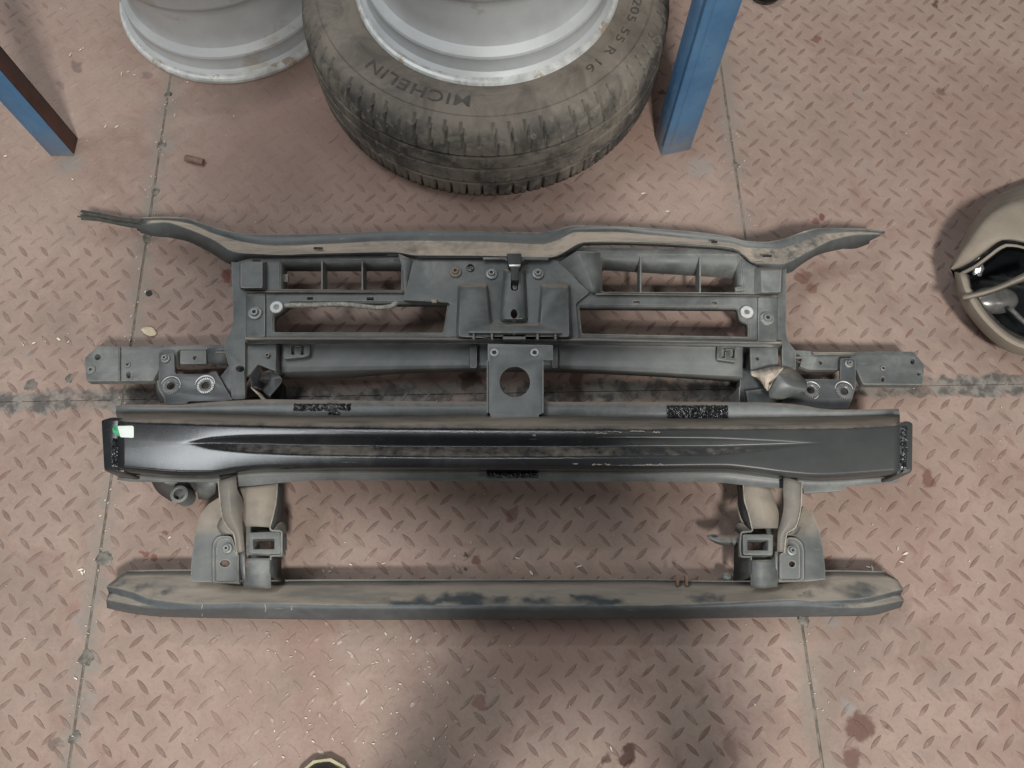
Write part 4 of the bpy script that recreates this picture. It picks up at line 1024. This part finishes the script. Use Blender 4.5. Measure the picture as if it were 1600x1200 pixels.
# ------------------------------------------------------------------ wheel rims and tyre
TC = Vector((-.045, 1.070, 0))
ty = empty('tyre_casing', TC)
tag(ty, 'worn dusty black car tyre lying flat under the silver rim', 'tyre')
prof = [(.215, .020), (.205, .010), (.235, .004), (.268, .0), (.292, .004), (.304, .010), (.3115, .020), (.3150, .034), (.3158, .0612), (.3050, .0618), (.3050, .0682), (.3162, .0690), (.3166, .1002), (.3050, .1008), (.3050, .1072), (.3165, .1080), (.3162, .1330), (.3050, .1336), (.3050, .1402), (.3158, .1410),
        (.3145, .154), (.3110, .167), (.3055, .178), (.2985, .187), (.2910, .1925), (.2830, .1955), (.2815, .1945), (.2700, .1985), (.2480, .1995), (.2440, .1980), (.2350, .1970), (.2250, .1945), (.2150, .191), (.2040, .184), (.198, .176)]
NT = 74 * 8
def sipe(i, j, r, z):
    k = i % 8
    if 19 <= j <= 23 and (i + (j - 19) // 2) % 8 == 3: return r - ((.0065 if (i // 8) % 5 else .0035) if j > 19 else .0015)
    if 5 <= j <= 7 and k == 2: return r - .008
    if 6 <= j <= 7 and k == 6: return r - .002
    if j in (11, 12) and k == 1: return r - .0016
    if j in (15, 16) and k == 5: return r - .0012
    return r
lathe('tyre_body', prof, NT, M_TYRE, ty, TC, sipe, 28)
def ring_text(txt, mat, parent, centre, r0, height, a_mid, zf, name, width=1.0, bold=0.0, wall=False):
    cu = bpy.data.curves.new('lettering', 'FONT'); cu.body = txt; cu.size = 1.0; cu.extrude = .02; cu.offset = bold; cu.space_character = 1.12
    tmp = bpy.data.objects.new('lettering', cu); COL.objects.link(tmp)
    dg = bpy.context.evaluated_depsgraph_get(); dg.update()
    me = bpy.data.meshes.new_from_object(tmp.evaluated_get(dg))
    bpy.data.objects.remove(tmp)
    xs = [v.co.x for v in me.vertices]; ys = [v.co.y for v in me.vertices]
    x0, x1, y1 = min(xs), max(xs), max(max(ys), .69)
    V = []
    for v in me.vertices:
        s = height / y1
        u = (v.co.x - (x0 + x1) / 2) * s * width
        if wall:
            a = a_mid + u / r0
            rr = r0 + (.0004 if v.co.z > 0 else -.001)
            V.append((centre[0] + rr * math.cos(a), centre[1] + rr * math.sin(a), centre[2] + zf + v.co.y * s))
        else:
            r = r0 + v.co.y * s; a = a_mid - u / r0
            V.append((centre[0] + r * math.cos(a), centre[1] + r * math.sin(a), zf(r) + (.0009 if v.co.z > 0 else -.002)))
    o = obj(name, V, [tuple(p.vertices) for p in me.polygons], mat, parent, 30)
    return o
def side_z(r):
    pts = sorted((p for p in prof[25:]), key=lambda p: p[0])
    for a, b in zip(pts, pts[1:]):
        if a[0] <= r <= b[0]: return a[1] + (b[1] - a[1]) * (r - a[0]) / (b[0] - a[0])
    return .198
def ang(px, py, z=.198): p = P(px, py, z) - TC; return math.atan2(p.y, p.x)
ring_text('MICHELIN', M_TEXT, ty, TC, .2475, .0195, ang(648, 140), side_z, 'raised_lettering', 1.3, .003)
ring_text('205 55 R 16', M_TEXT, ty, TC, .2500, .0140, ang(970, 60), side_z, 'raised_lettering', 1.5)
# thin moulded ring lines
for r in (.2445, .2805): lathe('sidewall_ring', [(r - .0012, side_z(r) - .001), (r - .0006, side_z(r) + .0008), (r + .0006, side_z(r) + .0008), (r + .0012, side_z(r) - .001)], 120, M_TYRE, ty, TC)
rim_prof = [(.150, .012), (.204, .004), (.2185, .000), (.2215, .004), (.2218, .010), (.2195, .0135), (.2150, .0150), (.2125, .0185), (.2060, .0235), (.2035, .032), (.2025, .044), (.2035, .047), (.2020, .051), (.1970, .055), (.1900, .060), (.1865, .068),
            (.1850, .085), (.1850, .110), (.1862, .130), (.1890, .143), (.1960, .152), (.2010, .158), (.2030, .165), (.2045, .190), (.2080, .196), (.2150, .2), (.2200, .206), (.2200, .214), (.2160, .217), (.2000, .214), (.1920, .200), (.180, .13), (.172, .06), (.15, .03)]
def rim(loc, label):
    r = empty('alloy_rim', loc)
    tag(r, label, 'wheel rim', 'bare silver wheel rims')
    lathe('rim_barrel', rim_prof[7:], 160, M_RIM, r, loc, None, 30)
    lathe('rim_flange', rim_prof[:8], 160, M_LIP, r, loc, None, 30)
    # hub face with spokes inside the barrel
    V, F = [], []
    for k in range(5):
        a0 = 2 * math.pi * k / 5
        i0 = len(V)
        for (rr, hw) in ((.03, .022), (.10, .022), (.172, .034)):
            for s in (-1, 1):
                for z in (.03, .055):
                    V.append((loc[0] + rr * math.cos(a0) - s * hw * math.sin(a0), loc[1] + rr * math.sin(a0) + s * hw * math.cos(a0), loc[2] + z))
        for q in (0, 4):
            a = i0 + q
            F += [(a, a + 4, a + 5, a + 1), (a + 2, a + 3, a + 7, a + 6), (a + 1, a + 5, a + 7, a + 3), (a, a + 2, a + 6, a + 4)]
    obj('spokes', V, F, M_RIM, r, 30)
    lathe('hub', [(.03, .02), (.07, .02), (.075, .03), (.075, .06), (.03, .065)], 40, M_RIM, r, loc, closed=True)
    return r
ra = rim(Vector((TC.x + .004, TC.y - .002, .1845)), 'silver alloy wheel rim seated on the black tyre at the top')
rb_ = rim(Vector((-.545, 1.2335, .0)), 'bare silver alloy wheel rim standing on the floor left of the tyre')
q = P(622, 4, .27) - ra.location
ring_text('1040', M_STAMP, ra, ra.location, .1866, .0135, math.atan2(q.y, q.x), .118, 'ink_stamp', .8, wall=True)

# ------------------------------------------------------------------ blue posts
def post(c, w, d, ang_, hgt, label, faces, inner):
    o = empty('steel_post', c)
    tag(o, label, 'post', 'blue steel posts')
    ca, sa = math.cos(ang_), math.sin(ang_)
    def W(x, y, z): return Vector((c[0] + x * ca - y * sa, c[1] + x * sa + y * ca, z))
    def box(name, x0, x1, y0, y1, z0, z1, mat):
        V = []
        b = .002
        for z in (z0, z1):
            for (x, y) in ((x0 + b, y0), (x1 - b, y0), (x1, y0 + b), (x1, y1 - b), (x1 - b, y1), (x0 + b, y1), (x0, y1 - b), (x0, y0 + b)): V.append(W(x, y, z))
        F = [tuple(range(8)), tuple(range(8, 16))] + [(i, (i + 1) % 8, 8 + (i + 1) % 8, 8 + i) for i in range(8)]
        return obj(name, V, F, mat, o, 50)
    if faces == 'angle':
        box('front_leg', 0, w, 0, .004, 0.001, hgt, M_BLUE)
        box('side_leg', w - .004, w, .0042, d, 0.001, hgt, M_BROWN)
    else:
        box('post_tube', 0, w, 0, d, 0.001, hgt, M_BLUE)
        strip_ = box('folded_corner', -.002, .012, -.003, .0, 0.03, hgt, M_BLUE)
    return o
pl = P(78, 244); pr = P(116, 244)
post(pl, (pr - pl).length, .040, math.atan2(pr.y - pl.y, pr.x - pl.x), .95, 'blue steel post with a brown side at the left edge', 'angle', 1)
pl = P(1033, 243); pr = P(1080, 239)
post(pl, (pr - pl).length, .045, math.atan2(pr.y - pl.y, pr.x - pl.x) + .12, .95, 'blue painted steel post standing right of the tyre', 'tube', 1)

# black round object cut off by the top edge
bc = P(1194, -9, .0)
bt_ = empty('rubber_ring', bc)
tag(bt_, 'black round object behind the right blue post at the top edge', 'rubber ring')
lathe('ring_body', [(.014, .004), (.022, .0), (.031, .004), (.035, .014), (.031, .024), (.022, .028), (.014, .024), (.011, .014)], 32, M_BLACK, bt_, bc, closed=True)
lathe('ring_hub', [(.0, .003), (.0125, .003), (.0125, .019), (.006, .021), (.0, .021)], 20, M_BRKT, bt_, bc)

# ------------------------------------------------------------------ beige plastic housing at the right edge
hs = empty('plastic_housing', P(1680, 420, 0))
tag(hs, 'dusty beige moulded plastic car part with open black cavities at the right edge', 'car part')
S0 = FH([(160, 630, .048), (190, 560, .044), (250, 430, .04), (330, 310, .036), (420, 215, .034), (500, 170, .034), (600, 130, .034)]) + [(1660, 268, .034), (1740, 272, .036), (1800, 300, .04), (1850, 350, .055)]
S1 = FH([(168, 634, .075), (215, 560, .10), (300, 440, .122), (380, 340, .128), (470, 280, .13), (530, 255, .13), (610, 240, .13)]) + [(1665, 305, .13), (1745, 312, .128), (1800, 335, .12), (1842, 368, .10)]
S2 = FH([(178, 640, .080), (270, 590, .105), (350, 530, .128), (420, 480, .135), (470, 462, .136), (520, 462, .136), (600, 475, .136)]) + [(1660, 382, .136), (1740, 388, .132), (1790, 385, .122), (1832, 378, .10)]
S3 = FH([(188, 650, .070), (285, 603, .095), (380, 535, .115), (440, 490, .12), (480, 472, .122), (525, 474, .122), (600, 490, .122)]) + [(1662, 388, .122), (1740, 394, .118), (1788, 391, .11), (1830, 384, .09)]
Sb = [(p[0] + (1690 - p[0]) * .12, p[1] + (430 - p[1]) * .12, .012) for p in S0]
S0, S1, S2, S3 = [[(p[0], p[1], p[2] * .78) for p in q] for q in (S0, S1, S2, S3)]
strip('upper_shell', [Sb, S0, S1, S2, S3], 40, M_SHELL, hs, 'l', .003, .012, 50)
R0 = FH([(200, 655, .062), (212, 740, .06), (235, 830, .055), (300, 930, .05), (400, 1040, .05), (500, 1110, .05), (600, 1140, .05)]) + [(1660, 562, .05), (1740, 545, .05), (1800, 500, .05), (1845, 420, .05)]
R1 = FH([(235, 665, .078), (255, 740, .08), (290, 815, .082), (350, 905, .084), (440, 1000, .086), (520, 1060, .086), (605, 1095, .086)]) + [(1662, 548, .086), (1740, 530, .086), (1792, 488, .084), (1832, 420, .08)]
R2 = FH([(270, 680, .07), (275, 750, .07), (320, 805, .07), (370, 885, .07), (450, 970, .07), (525, 1025, .07), (605, 1060, .07)]) + [(1664, 536, .07), (1738, 520, .07), (1786, 480, .07), (1826, 420, .07)]
Rb = [(p[0] + (1690 - p[0]) * .10, p[1] + (430 - p[1]) * .10, .012) for p in R0]
strip('lower_rim', [Rb, R0, R1, R2], 40, M_SHELL, hs, 'l', .003, .006, 50)
R3 = FH([(272, 690, .04), (300, 740, .04), (345, 800, .04), (395, 870, .04), (470, 950, .04), (545, 1000, .04), (620, 1025, .04)]) + [(1668, 525, .04), (1732, 505, .04), (1778, 470, .04), (1815, 420, .04)]
strip('inner_rim', [R2, R3], 40, M_REFLECT, hs, 'l', .002)
S4 = [(p[0] + (1690 - p[0]) * .05, p[1] + 14, .03) for p in S3]
strip('inner_lip', [[(p[0] + 4, p[1] + 5, p[2] - .008) for p in S3], [(p[0] + 5, p[1] + 9, p[2] - .010) for p in S3], [(p[0] + 6, p[1] + 11, p[2] - .018) for p in S3]], 40, M_SHELL, hs, 'l', .002)
strip('black_cavity', [S3, S4], 40, M_BLACK, hs, 'l', .002)
obj('cavity_floor', [P(*p) for p in FH([(170, 640, .028), (300, 590, .028), (480, 450, .028), (640, 470, .028)]) + [(1840, 380, .028), (1820, 480, .028), (1700, 545, .028)] + FH([(500, 1090, .028), (330, 920, .028), (230, 780, .028)])],
    [(0, i, i + 1) for i in range(1, 9)], M_BLACK, hs, 30)
strip('divider_bar', [FH([(240, 790, .088), (330, 770, .086), (430, 738, .088), (520, 700, .09), (600, 660, .09), (720, 620, .09)]), FH([(243, 812, .092), (335, 790, .090), (440, 758, .094), (530, 720, .096), (600, 690, .096), (720, 645, .096)]), FH([(246, 828, .08), (340, 806, .078), (445, 772, .08), (530, 738, .082), (605, 712, .082), (720, 668, .082)])], 16, M_SHELL, hs, 'l', .004, .003)
q = P(*FH([(430, 815)])[0], .05)
bw = lathe('reflector_bowl', [(.034, -.012), (.033, .0), (.028, .016), (.018, .026), (.008, .030), (0, .031)], 28, M_REFLECT, hs, (0, 0, 0)); bw.location = q - Vector((0, 0, 0)); bw.matrix_parent_inverse = Matrix.Translation(hs.location).inverted(); bw.scale = (1.15, .7, .45)
strip('reflector_fin', [FH([(500, 870, .066), (560, 930, .066), (640, 1000, .066)]), FH([(530, 860, .07), (585, 915, .07), (660, 985, .07)])], 6, M_REFLECT, hs, 'l', .003)
V, F = [], []
for i in range(4):
    for j in range(5):
        p = P(*FH([(300 + i * 18 + random.uniform(-5, 5), 600 + j * 20 + random.uniform(-5, 5))])[0], .05)
        V.append((p.x, p.y, .048 + random.uniform(0, .008)))
for i in range(3):
    for j in range(4): F.append((i * 5 + j, i * 5 + j + 1, i * 5 + j + 6, i * 5 + j + 5))
obj('foil_scrap', V, F, M_FOIL, hs, 10, .0006)

# ------------------------------------------------------------------ the person taking the picture; only a shoe tip is in view
pe = empty('person', (-.05, -.36, 0))
tag(pe, 'person at the bottom edge with one dark shoe tip showing', 'person')
def shoe(tip, yaw):
    """A laced low shoe: sole, welt, upper. tip = toe point on the floor, yaw = turn about z."""
    secs = [(0.0, .012, .018), (.012, .030, .030), (.035, .043, .040), (.08, .049, .052), (.13, .044, .070), (.18, .036, .088), (.23, .036, .098), (.27, .034, .092), (.285, .024, .07)]
    def ringpts(s, k, z0, z1, top):
        d, hw, h = s; out = []
        for i in range(16):
            a = 2 * math.pi * i / 16
            x = hw * k * math.cos(a); zz = z0 + (z1 - z0) * (.5 + .5 * math.sin(a)) if top else (z0 if math.sin(a) < 0 else z1)
            out.append((x, -d, zz))
        return out
    ca, sa = math.cos(yaw), math.sin(yaw)
    def W(p): return (tip[0] + p[0] * ca - p[1] * sa, tip[1] + p[0] * sa + p[1] * ca, p[2])
    def build(name, k, f, mat, par):
        V, F = [], []
        for s in secs: V += [W(p) for p in f(s, k)]
        m = len(secs)
        for i in range(m - 1):
            for j in range(16): F.append((i * 16 + j, i * 16 + (j + 1) % 16, (i + 1) * 16 + (j + 1) % 16, (i + 1) * 16 + j))
        F.append(tuple(range(16))); F.append(tuple((m - 1) * 16 + j for j in range(16)))
        return obj(name, V, F, mat, par, 50)
    sh = build('shoe', .93, lambda s, k: [(x, y - .004, z) for x, y, z in ringpts(s, k, .012, s[2], True)], M_SHOE, pe)
    build('shoe_welt', 1.02, lambda s, k: ringpts(s, k, .001, .016, False), M_SOLE, sh)
tl = P(504, 1186, .012)
shoe(tl, .12)
trt = P(1075, 1226, .012)
shoe(trt, -.12)
bm_v = {'pelvis': (.22, -.44, .93), 'waist': (.20, -.42, 1.06), 'chest': (.15, -.40, 1.30), 'neck': (.06, -.37, 1.47), 'head': (.04, -.33, 1.55), 'crown': (.04, -.325, 1.66),
        'hl': (.13, -.44, .90), 'kl': (-.02, -.39, .50), 'al': (tl.x + .02, tl.y - .23, .10), 'hr': (.30, -.44, .90), 'kr': (.29, -.42, .50), 'ar': (trt.x - .02, trt.y - .23, .10),
        'sl': (-.08, -.40, 1.40), 'el': (-.22, -.28, 1.16), 'wl': (-.12, -.06, 1.22), 'sr': (.26, -.40, 1.40), 'er': (.31, -.28, 1.16), 'wr': (.12, -.06, 1.22)}
bm_r = {'pelvis': (.15, .11), 'waist': (.14, .10), 'chest': (.155, .11), 'neck': (.052, .055), 'head': (.072, .085), 'crown': (.062, .075), 'hl': (.085, .09), 'kl': (.058, .06), 'al': (.042, .045), 'hr': (.085, .09), 'kr': (.058, .06), 'ar': (.042, .045),
        'sl': (.055, .055), 'el': (.04, .04), 'wl': (.027, .027), 'sr': (.055, .055), 'er': (.04, .04), 'wr': (.027, .027)}
keys = list(bm_v)
E = [('pelvis', 'waist'), ('waist', 'chest'), ('chest', 'neck'), ('neck', 'head'), ('head', 'crown'), ('pelvis', 'hl'), ('hl', 'kl'), ('kl', 'al'), ('pelvis', 'hr'), ('hr', 'kr'), ('kr', 'ar'), ('chest', 'sl'), ('sl', 'el'), ('el', 'wl'), ('chest', 'sr'), ('sr', 'er'), ('er', 'wr')]
# fingers curled round a phone held at the camera, each its own chain from the wrist
vs = [Vector(bm_v[k]) for k in keys]; rs = [bm_r[k] for k in keys]; es = [(keys.index(a), keys.index(b)) for a, b in E]
for sd, wk in ((-1, 'wl'), (1, 'wr')):
    wi = keys.index(wk); w0 = vs[wi]
    palm = len(vs); vs.append(w0 + Vector((-sd * .03, .06, .012))); rs.append((.030, .016)); es.append((wi, palm))
    for f in range(4):
        y = .085 - f * .0 + .012 * f
        a = len(vs); vs.append(w0 + Vector((-sd * .035, .085 + .018 * (f - 1.5) * .6, .03 + .018 * f * .4))); rs.append((.009, .009)); es.append((palm, a))
        vs.append(vs[a] + Vector((-sd * .03, .018 - .004 * f, .012))); rs.append((.008, .008)); es.append((a, a + 1))
        vs.append(vs[a + 1] + Vector((-sd * .02, -.006, .014))); rs.append((.007, .007)); es.append((a + 1, a + 2))
    a = len(vs); vs.append(w0 + Vector((-sd * .05, .03, .03))); rs.append((.011, .011)); es.append((palm, a))
    vs.append(vs[a] + Vector((-sd * .025, .02, .015))); rs.append((.009, .009)); es.append((a, a + 1))
me = bpy.data.meshes.new('body'); me.from_pydata([tuple(v) for v in vs], es, [])
body = bpy.data.objects.new('body', me); COL.objects.link(body); body.parent = pe; body.matrix_parent_inverse = Matrix.Translation(pe.location).inverted()
sk = body.modifiers.new('skin', 'SKIN'); sk.use_smooth_shade = True
for i, v in enumerate(me.skin_vertices[0].data): v.radius = rs[i]; v.use_root = (i == 0)
body.modifiers.new('smooth', 'SUBSURF').levels = 1; body.modifiers['smooth'].render_levels = 2
nb = N('clothed_body'); zz = nb.sep(nb.pos)[2]; yy = nb.sep(nb.pos)[1]
cb = nb.mix(nb.ramp(zz, .945, .95), (.03, .035, .05), (.17, .17, .18)); cb = nb.mix(nb.ramp(zz, 1.455, 1.46), cb, (.42, .26, .18)); cb = nb.mix(nb.ramp(yy, -.21, -.205), cb, (.42, .26, .18))
cb = nb.mix(nb.ramp(nb.noise(60, 4), .3, .7, 0, .2), cb, (.02, .02, .02))
me.materials.append(nb.set(cb, .8))
hc = Vector((.04, -.325, 1.62))
lathe('hair', [(.088, -.01), (.094, .03), (.082, .07), (.05, .098), (0, .108)], 20, M_HAIR, pe, (hc.x, hc.y - .012, hc.z - .02))
for s in (-1, 1):
    blob('eye', (.04 + s * .03, -.325 + .088, 1.575), .010, .006, M_HAIR, pe, 10, .02)
    blob('ear', (.04 + s * .082, -.34, 1.555), .016, .02, M_SKIN, pe, 10, .05)
blob('nose', (.04, -.325 + .088, 1.54), .014, .02, M_SKIN, pe, 10, .05)
